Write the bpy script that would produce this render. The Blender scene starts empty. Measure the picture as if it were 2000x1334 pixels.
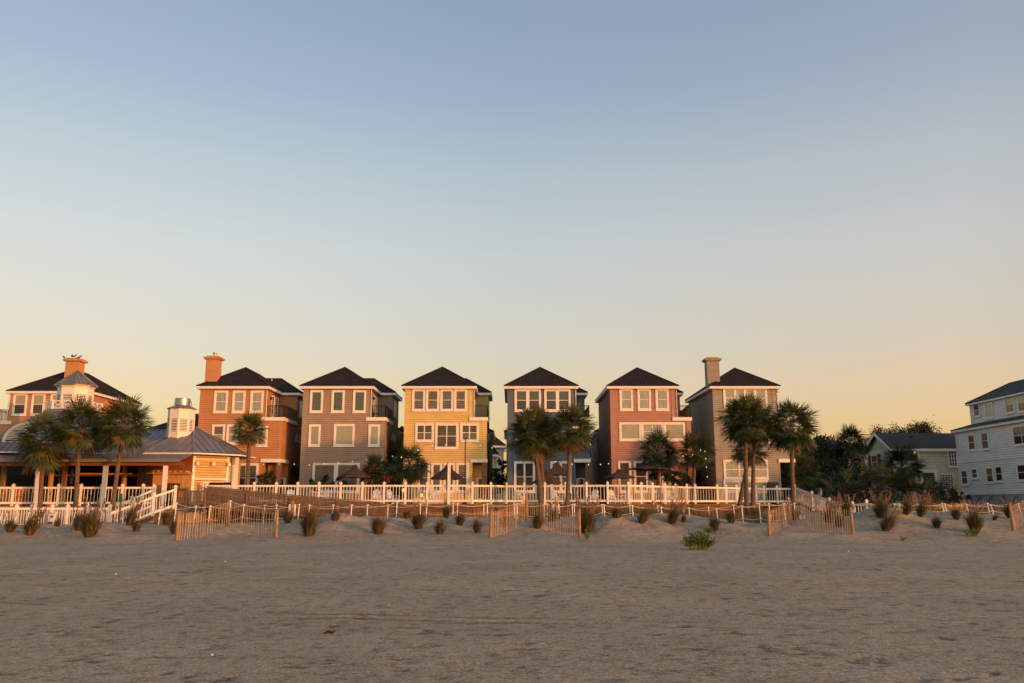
import bpy, math, random
import numpy as np
from mathutils import Vector, Matrix
R = math.radians
sc = bpy.context.scene
COL = sc.collection
random.seed(7)

# ---------------------------------------------------------------- camera model
F, CU, CV, HZ, EYE = 1667.0, 1000.0, 667.0, 985.0, 1.7
TH = math.atan((HZ - CV) / F)
CT, ST = math.cos(TH), math.sin(TH)
def P(u, v, Y):
    """world point seen at photo position (u, v) at distance Y in front of the camera"""
    a, b = (u - CU) / F, (CV - v) / F
    t = Y / (CT - b * ST)
    return Vector((a * t, Y, EYE + (ST + b * CT) * t))
def PX(u, v, X):
    """same, on the plane x = X"""
    a, b = (u - CU) / F, (CV - v) / F
    t = X / a
    return Vector((X, (CT - b * ST) * t, EYE + (ST + b * CT) * t))
def sstep(a, b, x):
    t = np.clip((x - a) / (b - a), 0, 1); return t * t * (3 - 2 * t)

# ---------------------------------------------------------------- ground height
rng = np.random.RandomState(3)
NT = rng.rand(256, 256)
def vnoise(x, y):
    x = np.asarray(x, float); y = np.asarray(y, float)
    xi = np.floor(x).astype(int); yi = np.floor(y).astype(int)
    fx = x - xi; fy = y - yi
    fx = fx * fx * (3 - 2 * fx); fy = fy * fy * (3 - 2 * fy)
    a = NT[xi % 256, yi % 256]; b = NT[(xi + 1) % 256, yi % 256]
    c = NT[xi % 256, (yi + 1) % 256]; d = NT[(xi + 1) % 256, (yi + 1) % 256]
    return (a * (1 - fx) + b * fx) * (1 - fy) + (c * (1 - fx) + d * fx) * fy - .5
HU = np.array([-400, 0, 330, 400, 500, 560, 640, 700, 760, 900, 1000, 1130, 1200, 1300, 1400, 1500, 1600, 1680, 1750, 1850, 1950, 2100, 2500])
HH = np.array([.4, .40, .40, .50, .50, .55, .82, .80, .74, .74, .70, .74, 1.0, .97, .82, .66, .72, .98, 1.18, .98, .95, .95, .9])
HX = (HU - 1000) / 1667 * 50
MOUND = [(668, 46.5, .30, 1.7, 1.9), (770, 46, .16, 1.2, 1.4), (1205, 46.2, .30, 2.2, 2.0), (1290, 47, .22, 1.4, 1.6), (1395, 46, .15, 1.4, 1.6), (1690, 46, .30, 1.5, 2.0), (1745, 45.5, .22, 1.2, 1.4), (1860, 46.5, .2, 1.6, 1.6), (210, 46, .16, 2.2, 1.6), (60, 47, .16, 2.2, 1.8), (1575, 46.8, .18, 1.6, 1.5), (455, 44.6, .20, 1.3, 1.0), (1028, 45.5, .22, 1.4, 1.0)]
def g(x, y):
    x = np.asarray(x, float); y = np.asarray(y, float)
    wob = vnoise(x * .13 + 9, y * .05 + 3) * 5 + vnoise(x * .45 + 2, y * .2) * 1.6
    t = sstep(38.2, 49.5, y + wob)
    h = np.interp(x, HX, HH)
    z = t * h
    z = z + t * (vnoise(x * .32 + 5, y * .27 + 1) * .55 + vnoise(x * .9, y * .8 + 7) * .26 + vnoise(x * 2.3, y * 2.1 + 4) * .09 + vnoise(x * 5.1, y * 4.6 + 4) * .045)
    z = z + (1 - t) * vnoise(x * .12, y * .12) * .07
    for u, Y, hh, rx, ry in MOUND:
        dx = (x - (u - 1000) / 1667 * Y) / rx; dy = (y - Y) / ry
        z = z + 1.55 * hh * np.exp(-(dx * dx + dy * dy)) * (1 + vnoise(x * 1.3, y * 1.3) * .5)
    back = sstep(53, 58, y)
    z = z * (1 - back) + back * (h * .98)
    return z
def gz(x, y): return float(g(x, y))
def hit(u, v):
    """where the line of sight (u, v) meets the sand"""
    prev = 9.0
    for k in range(900):
        Y = 9 + k * .06
        p = P(u, v, Y)
        if p.z <= gz(p.x, p.y): return Vector((p.x, p.y, gz(p.x, p.y)))
    p = P(u, v, 56); return Vector((p.x, p.y, gz(p.x, p.y)))
def on_sand(u, Y):
    x = (u - CU) / F * Y * .99
    return Vector((x, Y, gz(x, Y)))

# ---------------------------------------------------------------- materials
def mat(name, rgb, rough=.75, var=.12, scale=2.0, bump=0.0, bscale=25.0, metal=0.0, spec=.3, rgb2=None, stretch=(1, 1, 1), emit=None, coat=0):
    m = bpy.data.materials.new(name); m.use_nodes = True
    nt = m.node_tree; b = nt.nodes['Principled BSDF']; L = nt.links.new
    b.inputs['Roughness'].default_value = rough
    b.inputs['Metallic'].default_value = metal
    b.inputs['Specular IOR Level'].default_value = spec
    tc = nt.nodes.new('ShaderNodeTexCoord'); mp = nt.nodes.new('ShaderNodeMapping')
    mp.inputs['Scale'].default_value = stretch
    L(tc.outputs['Object'], mp.inputs['Vector'])
    n = nt.nodes.new('ShaderNodeTexNoise'); n.inputs['Scale'].default_value = scale
    n.inputs['Detail'].default_value = 6; n.inputs['Roughness'].default_value = .65
    L(mp.outputs['Vector'], n.inputs['Vector'])
    cr = nt.nodes.new('ShaderNodeValToRGB')
    c = Vector(rgb); c2 = Vector(rgb2) if rgb2 else c * (1 + var)
    lo = c * (1 - var)
    cr.color_ramp.elements[0].position = .32; cr.color_ramp.elements[1].position = .68
    cr.color_ramp.elements[0].color = (*lo, 1); cr.color_ramp.elements[1].color = (*[min(1, q) for q in c2], 1)
    L(n.outputs['Fac'], cr.inputs['Fac']); L(cr.outputs['Color'], b.inputs['Base Color'])
    if bump:
        n2 = nt.nodes.new('ShaderNodeTexNoise'); n2.inputs['Scale'].default_value = bscale; n2.inputs['Detail'].default_value = 5
        L(mp.outputs['Vector'], n2.inputs['Vector'])
        bp = nt.nodes.new('ShaderNodeBump'); bp.inputs['Strength'].default_value = bump; bp.inputs['Distance'].default_value = .02
        L(n2.outputs['Fac'], bp.inputs['Height']); L(bp.outputs['Normal'], b.inputs['Normal'])
    if emit:
        b.inputs['Emission Color'].default_value = (*emit[0], 1); b.inputs['Emission Strength'].default_value = emit[1]
    return m

WHITE = mat('white_paint', (.74, .70, .64), .55, .07, 3)
VINYL = mat('white_vinyl', (.78, .74, .68), .45, .05, 2)
ROOF = mat('dark_metal_roof', (.029, .022, .019), .7, .25, 1.5, spec=.12)
ROOF2 = mat('dark_shingle', (.040, .038, .038), .85, .25, 3, bump=.4, bscale=30)
ZINC = mat('grey_standing_seam', (.20, .19, .185), .42, .14, .8, metal=.35, spec=.5)
AWN = mat('grey_canvas', (.17, .16, .155), .8, .1, 1.2)
BLACK = mat('black_metal', (.018, .016, .015), .5, .1, 5)
STEEL = mat('galvanised_steel', (.42, .40, .38), .32, .12, 3, metal=.9)
WOOD = mat('weathered_wood', (.145, .098, .072), .8, .35, 3, bump=.5, bscale=18, stretch=(3, 3, .4))
WOODD = mat('deck_wood', (.15, .080, .048), .8, .3, 2.5, bump=.4, bscale=14, stretch=(4, 4, .5))
SLAT = mat('sand_fence_slat', (.45, .305, .185), .8, .35, 4, bump=.4, bscale=20, stretch=(3, 3, .6))
POSTW = mat('fence_post_wood', (.33, .19, .105), .85, .35, 5, bump=.6, bscale=14, stretch=(3, 3, .7))
STONE = mat('brown_stone', (.19, .10, .065), .9, .6, 6, bump=1.0, bscale=9)
ROPE = mat('pale_rope', (.60, .52, .43), .85, .12, 30)
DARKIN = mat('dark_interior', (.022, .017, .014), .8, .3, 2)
TRUNK = mat('palm_trunk', (.125, .085, .062), .9, .4, 4, bump=1.0, bscale=10, stretch=(1, 1, 3))
BARK = mat('tree_bark', (.09, .07, .05), .9, .3, 6, bump=.8)
BOOT = mat('palm_boot', (.30, .145, .085), .85, .35, 5)
FR1 = mat('frond_green', (.044, .070, .021), .45, .5, 1.6)
FR2 = mat('frond_olive', (.080, .092, .026), .45, .5, 1.6)
FR3 = mat('frond_dry', (.125, .078, .038), .8, .4, 2)
FRD = mat('frond_deep', (.022, .032, .014), .6, .3, 1.5)
LEAF = mat('oak_leaf', (.030, .036, .015), .6, .45, .9)
LEAF2 = mat('hedge_leaf', (.026, .036, .016), .6, .4, 1.2)
GR1 = mat('dune_grass', (.072, .066, .026), .7, .4, 2)
GR2 = mat('dune_grass_tan', (.17, .105, .052), .8, .3, 2)
PLUME = mat('sea_oat_plume', (.17, .105, .075), .85, .2, 3)
SUCC = mat('leafy_green', (.12, .175, .032), .5, .3, 4)
RED = mat('red_flower', (.55, .02, .03), .6, .3, 5)
CANVAS = mat('brown_canvas', (.062, .037, .030), .85, .15, 2)
BULB = mat('bulb_glass', (.8, .78, .72), .2, .02, 1, emit=((1, .93, .8), .35))
LANT = mat('lantern_glow', (.75, .62, .2), .4, .1, 6, emit=((1, .8, .2), .25))
SHELL = mat('shell_white', (.8, .76, .7), .5, .06, 20)
BIRD = mat('bird_feathers', (.02, .019, .02), .6, .2, 20)
PAVE = mat('pool_paving', (.36, .31, .27), .85, .12, 1.5)
RUBBER = mat('driftwood_dark', (.03, .022, .018), .8, .3, 6)
TEAL = mat('teal_cushion', (.02, .15, .16), .8, .15, 5)
GREENS = mat('green_sign', (.01, .12, .07), .5, .05, 5)
SIGNW = mat('sign_white', (.62, .60, .58), .5, .05, 5)
SIGNR = mat('sign_red', (.42, .03, .04), .5, .05, 5)
SIGNB = mat('sign_blue', (.03, .06, .18), .5, .05, 5)
YELW = mat('cream_yellow_wall', (.64, .44, .18), .65, .08, 2)
ORI = mat('orange_wood', (.48, .20, .06), .6, .25, 3)
TANW = mat('tan_board_wall', (.46, .24, .10), .75, .15, 2, stretch=(3, 3, .4))
ORW = mat('red_brown_beam', (.20, .065, .03), .7, .2, 2)

def glass(name, rgb, rough=.06, var=.10, curtains=False):
    m = mat(name, rgb, rough, var, .9 if not curtains else 1.4, spec=.5, stretch=(4, 4, .5) if curtains else (1, 1, 1))
    return m
G_GREEN = glass('pane_green_blind', (.070, .092, .072), var=.25, curtains=True)
G_PALE = glass('pane_pale_blind', (.30, .32, .24), var=.12)
G_CURT = glass('pane_sheer_curtain', (.29, .32, .275), var=.22, curtains=True)
G_DARK = glass('pane_dark', (.040, .036, .034), var=.3)
G_MID = glass('pane_grey', (.095, .085, .078), var=.3)
G_WARM = glass('pane_warm', (.12, .085, .045), var=.6)

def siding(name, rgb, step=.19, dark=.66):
    """painted weatherboard; an uneven darker band runs along the lap of every board"""
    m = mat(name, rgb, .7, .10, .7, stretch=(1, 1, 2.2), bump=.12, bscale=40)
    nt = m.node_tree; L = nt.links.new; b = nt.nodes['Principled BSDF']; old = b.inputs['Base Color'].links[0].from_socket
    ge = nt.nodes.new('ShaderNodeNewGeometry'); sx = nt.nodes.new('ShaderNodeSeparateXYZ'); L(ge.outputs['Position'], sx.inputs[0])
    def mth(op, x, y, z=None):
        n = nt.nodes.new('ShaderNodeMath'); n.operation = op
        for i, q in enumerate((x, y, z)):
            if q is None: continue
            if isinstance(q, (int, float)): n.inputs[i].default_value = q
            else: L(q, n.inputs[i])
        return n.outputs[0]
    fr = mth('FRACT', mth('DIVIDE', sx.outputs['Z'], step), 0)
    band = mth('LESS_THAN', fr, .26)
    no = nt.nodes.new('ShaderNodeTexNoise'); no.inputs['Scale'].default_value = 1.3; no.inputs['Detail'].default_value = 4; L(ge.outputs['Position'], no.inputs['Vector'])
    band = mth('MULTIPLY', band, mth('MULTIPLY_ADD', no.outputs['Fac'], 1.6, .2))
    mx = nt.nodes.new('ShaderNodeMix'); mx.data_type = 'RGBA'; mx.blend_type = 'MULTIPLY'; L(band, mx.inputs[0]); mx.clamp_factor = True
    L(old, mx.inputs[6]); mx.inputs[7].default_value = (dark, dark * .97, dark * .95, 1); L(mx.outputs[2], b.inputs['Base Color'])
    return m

# ---------------------------------------------------------------- mesh builder
class MB:
    def __init__(s): s.v = []; s.f = []; s.m = []; s.mi = 0
    def face(s, pts):
        n = len(s.v); s.v.extend([tuple(p) for p in pts]); s.f.append(tuple(range(n, n + len(pts)))); s.m.append(s.mi)
    def hexa(s, c):      # 8 corners: bottom 4 ccw, top 4 ccw
        n = len(s.v); s.v.extend([tuple(p) for p in c])
        for q in ((3, 2, 1, 0), (4, 5, 6, 7), (0, 1, 5, 4), (1, 2, 6, 5), (2, 3, 7, 6), (3, 0, 4, 7)):
            s.f.append(tuple(n + i for i in q)); s.m.append(s.mi)
    def box(s, x0, x1, y0, y1, z0, z1):
        x0, x1 = min(x0, x1), max(x0, x1); y0, y1 = min(y0, y1), max(y0, y1)
        s.hexa([(x0, y0, z0), (x1, y0, z0), (x1, y1, z0), (x0, y1, z0), (x0, y0, z1), (x1, y0, z1), (x1, y1, z1), (x0, y1, z1)])
    def lbox(s, fr, a0, a1, n0, n1, z0, z1):
        O, ex, en = fr
        q = lambda a, n, z: O + ex * a + en * n + Vector((0, 0, z))
        c = [q(a0, n1, z0), q(a1, n1, z0), q(a1, n0, z0), q(a0, n0, z0), q(a0, n1, z1), q(a1, n1, z1), q(a1, n0, z1), q(a0, n0, z1)]
        s.hexa(c)
    def bar(s, p0, p1, w, h):
        p0, p1 = Vector(p0), Vector(p1); d = (p1 - p0)
        sd = Vector((d.y, -d.x, 0))
        if sd.length < 1e-6: sd = Vector((1, 0, 0))
        sd = sd.normalized() * w / 2
        up = d.cross(sd)
        up = (up.normalized() * (h / 2)) if up.length > 1e-9 else Vector((0, 0, h / 2))
        if up.z < 0: up = -up
        c = [p0 - sd - up, p0 + sd - up, p1 + sd - up, p1 - sd - up, p0 - sd + up, p0 + sd + up, p1 + sd + up, p1 - sd + up]
        s.hexa(c)
    def tube(s, pts, rad, n=8, cap=True):
        pts = [Vector(p) for p in pts]
        if not hasattr(rad, '__len__'): rad = [rad] * len(pts)
        base = len(s.v)
        for i, p in enumerate(pts):
            d = (pts[min(i + 1, len(pts) - 1)] - pts[max(i - 1, 0)]).normalized()
            a = d.orthogonal().normalized() if abs(d.z) < .9 else (Vector((1, 0, 0)) - d * d.x).normalized()
            b = d.cross(a)
            for k in range(n):
                t = 2 * math.pi * k / n
                s.v.append(tuple(p + (a * math.cos(t) + b * math.sin(t)) * rad[i]))
        for i in range(len(pts) - 1):
            for k in range(n):
                k2 = (k + 1) % n
                s.f.append((base + i * n + k, base + i * n + k2, base + (i + 1) * n + k2, base + (i + 1) * n + k)); s.m.append(s.mi)
        if cap:
            s.f.append(tuple(base + k for k in range(n))[::-1]); s.m.append(s.mi)
            s.f.append(tuple(base + (len(pts) - 1) * n + k for k in range(n))); s.m.append(s.mi)
    def lathe(s, c, prof, n=12, rot=0.0):
        """prof: list of (radius, z)"""
        c = Vector(c); base = len(s.v)
        for r, z in prof:
            for k in range(n):
                t = 2 * math.pi * k / n + rot
                s.v.append((c.x + r * math.sin(t), c.y - r * math.cos(t), c.z + z))
        for i in range(len(prof) - 1):
            for k in range(n):
                k2 = (k + 1) % n
                s.f.append((base + i * n + k, base + i * n + k2, base + (i + 1) * n + k2, base + (i + 1) * n + k)); s.m.append(s.mi)
        s.f.append(tuple(base + k for k in range(n))[::-1]); s.m.append(s.mi)
        s.f.append(tuple(base + (len(prof) - 1) * n + k for k in range(n))); s.m.append(s.mi)
    def build(s, name, mats, parent=None, smooth=False):
        me = bpy.data.meshes.new(name)
        off = wloc(parent) if parent else Vector((0, 0, 0))
        me.from_pydata([(x - off.x, y - off.y, z - off.z) for x, y, z in s.v], [], s.f)
        if not isinstance(mats, (list, tuple)): mats = [mats]
        for m in mats: me.materials.append(m)
        if len(mats) > 1: me.polygons.foreach_set('material_index', s.m)
        if smooth: me.polygons.foreach_set('use_smooth', [True] * len(me.polygons))
        o = bpy.data.objects.new(name, me); COL.objects.link(o)
        if parent: o.parent = parent
        return o
def wloc(o):
    v = Vector((0, 0, 0))
    while o: v += o.location; o = o.parent
    return v
def tag(o, label=None, cat=None, group=None, kind=None):
    if label: o['label'] = label
    if cat: o['category'] = cat
    if group: o['group'] = group
    if kind: o['kind'] = kind
    return o
def empty(name, loc, label=None, cat=None, group=None):
    o = bpy.data.objects.new(name, None); COL.objects.link(o); o.location = loc; o.empty_display_size = .3
    return tag(o, label, cat, group)
def copy_tree(o, parent=None):
    c = o.copy(); COL.objects.link(c)
    if parent: c.parent = parent
    for ch in o.children: copy_tree(ch, c)
    return c

# ---------------------------------------------------------------- sky, sun, camera
w = bpy.data.worlds.new('World'); sc.world = w; w.use_nodes = True
nt = w.node_tree; bg = nt.nodes['Background']; L = nt.links.new
SUN_AZ, SUN_EL = 50.0, 3.6      # to the right of straight behind the camera
sky = nt.nodes.new('ShaderNodeTexSky'); sky.sky_type = 'NISHITA'; sky.sun_disc = False
sky.sun_elevation = R(SUN_EL); sky.sun_rotation = R(180 - SUN_AZ)
tc = nt.nodes.new('ShaderNodeTexCoord'); sx = nt.nodes.new('ShaderNodeSeparateXYZ')
L(tc.outputs['Generated'], sx.inputs[0])
def ramp(sock, stops):
    rp = nt.nodes.new('ShaderNodeValToRGB'); els = rp.color_ramp.elements
    for i, (p_, c_) in enumerate(stops):
        e = els[i] if i < 2 else els.new(p_)
        e.position = p_; e.color = (c_[0] / 2, c_[1] / 2, c_[2] / 2, 1)
    L(sock, rp.inputs['Fac']); return rp.outputs['Color']
def vmul(x, y):
    m = nt.nodes.new('ShaderNodeVectorMath'); m.operation = 'MULTIPLY'; L(x, m.inputs[0])
    if isinstance(y, tuple): m.inputs[1].default_value = y
    else: L(y, m.inputs[1])
    return m.outputs[0]
def half(sock):
    m = nt.nodes.new('ShaderNodeMath'); m.operation = 'MULTIPLY_ADD'; m.inputs[1].default_value = .5; m.inputs[2].default_value = .5; L(sock, m.inputs[0]); return m.outputs[0]
# tint of this morning's sky by height, and its slow change from left to right; unseen sea-side sky shaped as fill light
hgt = ramp(sx.outputs['Z'], [(0, (.98, .74, .66)), (1, (1.6, 1.5, 1.6)), (.08, (1.06, .80, .77)), (.135, (1.24, .90, .84)), (.177, (1.335, 1.0, .97)), (.215, (1.445, 1.10, 1.035)), (.284, (1.60, 1.27, 1.20)), (.368, (1.61, 1.35, 1.30)), (.45, (1.46, 1.285, 1.355)), (.55, (1.455, 1.305, 1.37))])
lat = ramp(half(sx.outputs['X']), [(0, (.85, .83, .83)), (1, (1, 1, 1)), (.25, (.90, .88, .87)), (.5, (1, 1, 1)), (.73, (1.32, 1.23, 1.2)), (.9, (1, 1, 1))])
fwd = ramp(half(sx.outputs['Y']), [(0, (1.08, 1.24, 1.20)), (1, (1, 1, 1)), (.45, (1.12, 1.2, 1.18)), (.62, (1, 1, 1))])
skc = vmul(vmul(vmul(sky.outputs[0], hgt), vmul(lat, fwd)), (8, 8, 8))
L(skc, bg.inputs[0]); bg.inputs[1].default_value = .15
sl = bpy.data.lights.new('sun', 'SUN'); sl.energy = 1.62; sl.angle = R(.6); sl.color = (1.0, .36, .085)
so = bpy.data.objects.new('sun', sl); COL.objects.link(so)
sd = Vector((math.sin(R(SUN_AZ)) * math.cos(R(SUN_EL)), -math.cos(R(SUN_AZ)) * math.cos(R(SUN_EL)), math.sin(R(SUN_EL))))
so.rotation_euler = sd.to_track_quat('Z', 'Y').to_euler(); so.location = (30, -20, 20)
sc.view_settings.view_transform = 'Standard'; sc.view_settings.look = 'None'; sc.view_settings.gamma = 1
sc.view_settings.exposure = 1.0
cd = bpy.data.cameras.new('camera'); cam = bpy.data.objects.new('camera', cd); COL.objects.link(cam)
cd.sensor_width = 36; cd.lens = 36 * F / 2000; cd.clip_end = 9000; cd.clip_start = .1
cam.location = (0, 0, EYE); cam.rotation_euler = (math.pi / 2 + TH, 0, 0); sc.camera = cam

# ---------------------------------------------------------------- sand
def track(x): return 14.25 - .19 * (x + 3.0) + .05 * np.sin(x * 2.1) + .04 * np.sin(x * 4.7 + 1)
def fine(x, y):
    """small relief of the beach and the darkening put into its colour: shade in hollows, darker tracks"""
    z = vnoise(x * 1.3, y * 1.3) * .006 + vnoise(x * 3.7, y * 3.7) * .002 + vnoise(x * 8.3 + 3, y * 8.3) * .003 + vnoise(x * 17 + 8, y * 17) * .006
    n1 = vnoise(x * 4.3 + 50, y * 4.3 + 20) + .45 * vnoise(x * 11 + 5, y * 11); n2 = vnoise(x * 1.7 + 11, y * 2.6 + 20) + .5 * vnoise(x * 9 + 15, y * 9)
    h1, h2 = np.clip(n1 - .28, 0, 1), np.clip(n2 - .40, 0, 1)
    z = z - h1 * .05 - h2 * .06
    dim = np.clip(h1 * 3.2, 0, .8) + np.clip(h2 * 3.5, 0, .8)  # shade of the hollows, put into the sand colour as a darkening
    m = ((x > -3.6) & (x < 4.2)) * np.clip(1.1 + 2.2 * vnoise(x * .8 + 4, y * 0 + 3), 0, 1)
    for off in (0, -.55):
        d = (y - track(x) - off) / .085
        e = m * np.exp(-d * d) * np.clip(.8 + 1.3 * vnoise(x * 2.3 + off * 7, y * .2), .1, 1)
        z = z - .025 * e; dim = dim + .95 * e
    return z, np.clip(dim, 0, 1)
def build_sand():
    xs = np.concatenate([[-3000, -900, -300, -140, -90, -65, -54], np.arange(-46, -13.95, .16), np.arange(-13.8, 13.81, .055), np.arange(14, 46.01, .16), [54, 65, 90, 140, 300, 900, 3000]])
    ys = [5.0]
    while ys[-1] < 60: ys.append(ys[-1] + min(.22, max(.04, ys[-1] * .0045)))
    ys = np.concatenate([[-3000, -700, -150, -40, -10, 0, 3], ys, [64, 75, 100, 160, 400, 1200, 6000]])
    X, Y = np.meshgrid(xs, ys)
    Z = g(X, Y)
    fade = sstep(4, 7, Y) * (1 - sstep(56, 60, Y)) * (1 - sstep(44, 46, np.abs(X)))
    dim = 1 - .45 * sstep(40, 48, Y)
    FZ, DM = fine(X, Y)
    Z = Z + FZ * fade * dim
    Z = np.where(np.abs(X) > 46.5, g(np.clip(X, -46, 46), Y), Z)
    nx, ny = len(xs), len(ys)
    me = bpy.data.meshes.new('sand')
    co = np.stack([X, Y, Z], -1).reshape(-1, 3)
    me.vertices.add(nx * ny); me.vertices.foreach_set('co', co.ravel())
    i = np.arange(nx * ny).reshape(ny, nx)
    q = np.stack([i[:-1, :-1], i[:-1, 1:], i[1:, 1:], i[1:, :-1]], -1).reshape(-1, 4)
    nq = len(q)
    me.loops.add(nq * 4); me.loops.foreach_set('vertex_index', q.ravel())
    me.polygons.add(nq); me.polygons.foreach_set('loop_start', np.arange(nq) * 4); me.polygons.foreach_set('loop_total', np.full(nq, 4))
    me.update(calc_edges=True); me.polygons.foreach_set('use_smooth', [True] * nq)
    at = me.attributes.new('dim', 'FLOAT', 'POINT'); at.data.foreach_set('value', (DM * fade * (1 - .7 * sstep(36, 44, Y))).ravel())
    o = bpy.data.objects.new('sand', me); COL.objects.link(o); o['kind'] = 'structure'
    m = mat('beach_sand', (.37, .303, .226), .95, .14, .35, spec=.1)
    nt = m.node_tree; L = nt.links.new; b = nt.nodes['Principled BSDF']
    tc = nt.nodes.new('ShaderNodeTexCoord')
    n1 = nt.nodes.new('ShaderNodeTexNoise'); n1.inputs['Scale'].default_value = 26; n1.inputs['Detail'].default_value = 8; n1.inputs['Roughness'].default_value = .75
    n2 = nt.nodes.new('ShaderNodeTexNoise'); n2.inputs['Scale'].default_value = 140; n2.inputs['Detail'].default_value = 3
    L(tc.outputs['Object'], n1.inputs['Vector']); L(tc.outputs['Object'], n2.inputs['Vector'])
    ad = nt.nodes.new('ShaderNodeMath'); ad.operation = 'MULTIPLY_ADD'; ad.inputs[1].default_value = .35
    L(n2.outputs['Fac'], ad.inputs[0]); L(n1.outputs['Fac'], ad.inputs[2])
    bp = nt.nodes.new('ShaderNodeBump'); bp.inputs['Strength'].default_value = .6; bp.inputs['Distance'].default_value = .03
    L(ad.outputs[0], bp.inputs['Height']); L(bp.outputs['Normal'], b.inputs['Normal'])
    # grains: dark and pale specks mixed into the colour
    old = b.inputs['Base Color'].links[0].from_socket
    gr = nt.nodes.new('ShaderNodeTexNoise'); gr.inputs['Scale'].default_value = 30; gr.inputs['Detail'].default_value = 9; gr.inputs['Roughness'].default_value = .8
    L(tc.outputs['Object'], gr.inputs['Vector'])
    cr = nt.nodes.new('ShaderNodeValToRGB'); cr.color_ramp.elements[0].position = .34; cr.color_ramp.elements[1].position = .66
    cr.color_ramp.elements[0].color = (.22, .20, .18, 1); cr.color_ramp.elements[1].color = (1.65, 1.64, 1.6, 1)
    L(gr.outputs['Fac'], cr.inputs['Fac'])
    mx = nt.nodes.new('ShaderNodeMix'); mx.data_type = 'RGBA'; mx.blend_type = 'MULTIPLY'; mx.inputs[0].default_value = 1
    L(old, mx.inputs[6]); L(cr.outputs['Color'], mx.inputs[7]); L(mx.outputs[2], b.inputs['Base Color'])
    # dark patches: shaded sides of small sand bumps, put into the colour
    dk = nt.nodes.new('ShaderNodeTexNoise'); dk.inputs['Scale'].default_value = 4.2; dk.inputs['Detail'].default_value = 10; dk.inputs['Roughness'].default_value = .78
    L(tc.outputs['Object'], dk.inputs['Vector'])
    cr = nt.nodes.new('ShaderNodeValToRGB'); cr.color_ramp.elements[0].position = .50; cr.color_ramp.elements[1].position = .68
    cr.color_ramp.elements[0].color = (1.12, 1.12, 1.12, 1); cr.color_ramp.elements[1].color = (.30, .26, .22, 1)
    L(dk.outputs['Fac'], cr.inputs['Fac'])
    m2 = nt.nodes.new('ShaderNodeMix'); m2.data_type = 'RGBA'; m2.blend_type = 'MULTIPLY'; m2.inputs[0].default_value = .8
    L(mx.outputs[2], m2.inputs[6]); L(cr.outputs['Color'], m2.inputs[7]); L(m2.outputs[2], b.inputs['Base Color'])
    an = nt.nodes.new('ShaderNodeAttribute'); an.attribute_name = 'dim'
    m3 = nt.nodes.new('ShaderNodeMix'); m3.data_type = 'RGBA'; m3.blend_type = 'MULTIPLY'; L(an.outputs['Fac'], m3.inputs[0])
    L(m2.outputs[2], m3.inputs[6]); m3.inputs[7].default_value = (.42, .36, .30, 1); L(m3.outputs[2], b.inputs['Base Color'])
    me.materials.append(m)
build_sand()

# ---------------------------------------------------------------- generic building pieces
def clap(mb, x0, x1, y0, y1, z0, z1, sides='FRBL', step=.19, lip=.042):
    """weatherboard walls round a rectangle: each board leans out at its lower edge"""
    k = math.floor(z0 / step); z = k * step
    while z < z1 - 1e-4:
        a, b = max(z, z0), min(z + step, z1)
        if b - a > .01:
            o = lip
            if 'F' in sides: mb.face([(x0, y0 - o, a), (x1, y0 - o, a), (x1, y0, b), (x0, y0, b)]); mb.face([(x0, y0, a), (x1, y0, a), (x1, y0 - o, a), (x0, y0 - o, a)])
            if 'B' in sides: mb.face([(x1, y1 + o, a), (x0, y1 + o, a), (x0, y1, b), (x1, y1, b)])
            if 'R' in sides: mb.face([(x1 + o, y0, a), (x1 + o, y1, a), (x1, y1, b), (x1, y0, b)]); mb.face([(x1, y0, a), (x1, y1, a), (x1 + o, y1, a), (x1 + o, y0, a)])
            if 'L' in sides: mb.face([(x0 - o, y1, a), (x0 - o, y0, a), (x0, y0, b), (x0, y1, b)]); mb.face([(x0, y1, a), (x0, y0, a), (x0 - o, y0, a), (x0 - o, y1, a)])
        z += step
def ribs(mb, poly, spacing, w=.04, h=.035):
    """standing seams running up a roof slope; poly[0]->poly[1] is the eave"""
    p = [Vector(q) for q in poly]
    e = (p[1] - p[0]).normalized()
    nrm = Vector((0, 0, 0))
    for i in range(len(p)):
        a, b = p[i], p[(i + 1) % len(p)]
        nrm += Vector(((a.y - b.y) * (a.z + b.z), (a.z - b.z) * (a.x + b.x), (a.x - b.x) * (a.y + b.y)))
    nrm.normalize()
    if nrm.z < 0: nrm = -nrm
    s = nrm.cross(e)
    if s.z < 0: s = -s
    q = [((v - p[0]).dot(e), (v - p[0]).dot(s)) for v in p]
    lo, hi = min(a for a, _ in q), max(a for a, _ in q)
    t = lo + spacing * .5
    while t < hi:
        ys = []
        for i in range(len(q)):
            (a0, b0), (a1, b1) = q[i], q[(i + 1) % len(q)]
            if (a0 - t) * (a1 - t) < 0: ys.append(b0 + (b1 - b0) * (t - a0) / (a1 - a0))
        if len(ys) >= 2:
            y0, y1 = min(ys), max(ys)
            if y1 - y0 > .15:
                A = p[0] + e * t + s * y0; B = p[0] + e * t + s * y1
                mb.hexa([A - e * w / 2 - nrm * .02, A + e * w / 2 - nrm * .02, B + e * w / 2 - nrm * .02, B - e * w / 2 - nrm * .02,
                         A - e * w / 2 + nrm * h, A + e * w / 2 + nrm * h, B + e * w / 2 + nrm * h, B - e * w / 2 + nrm * h])
        t += spacing
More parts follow.
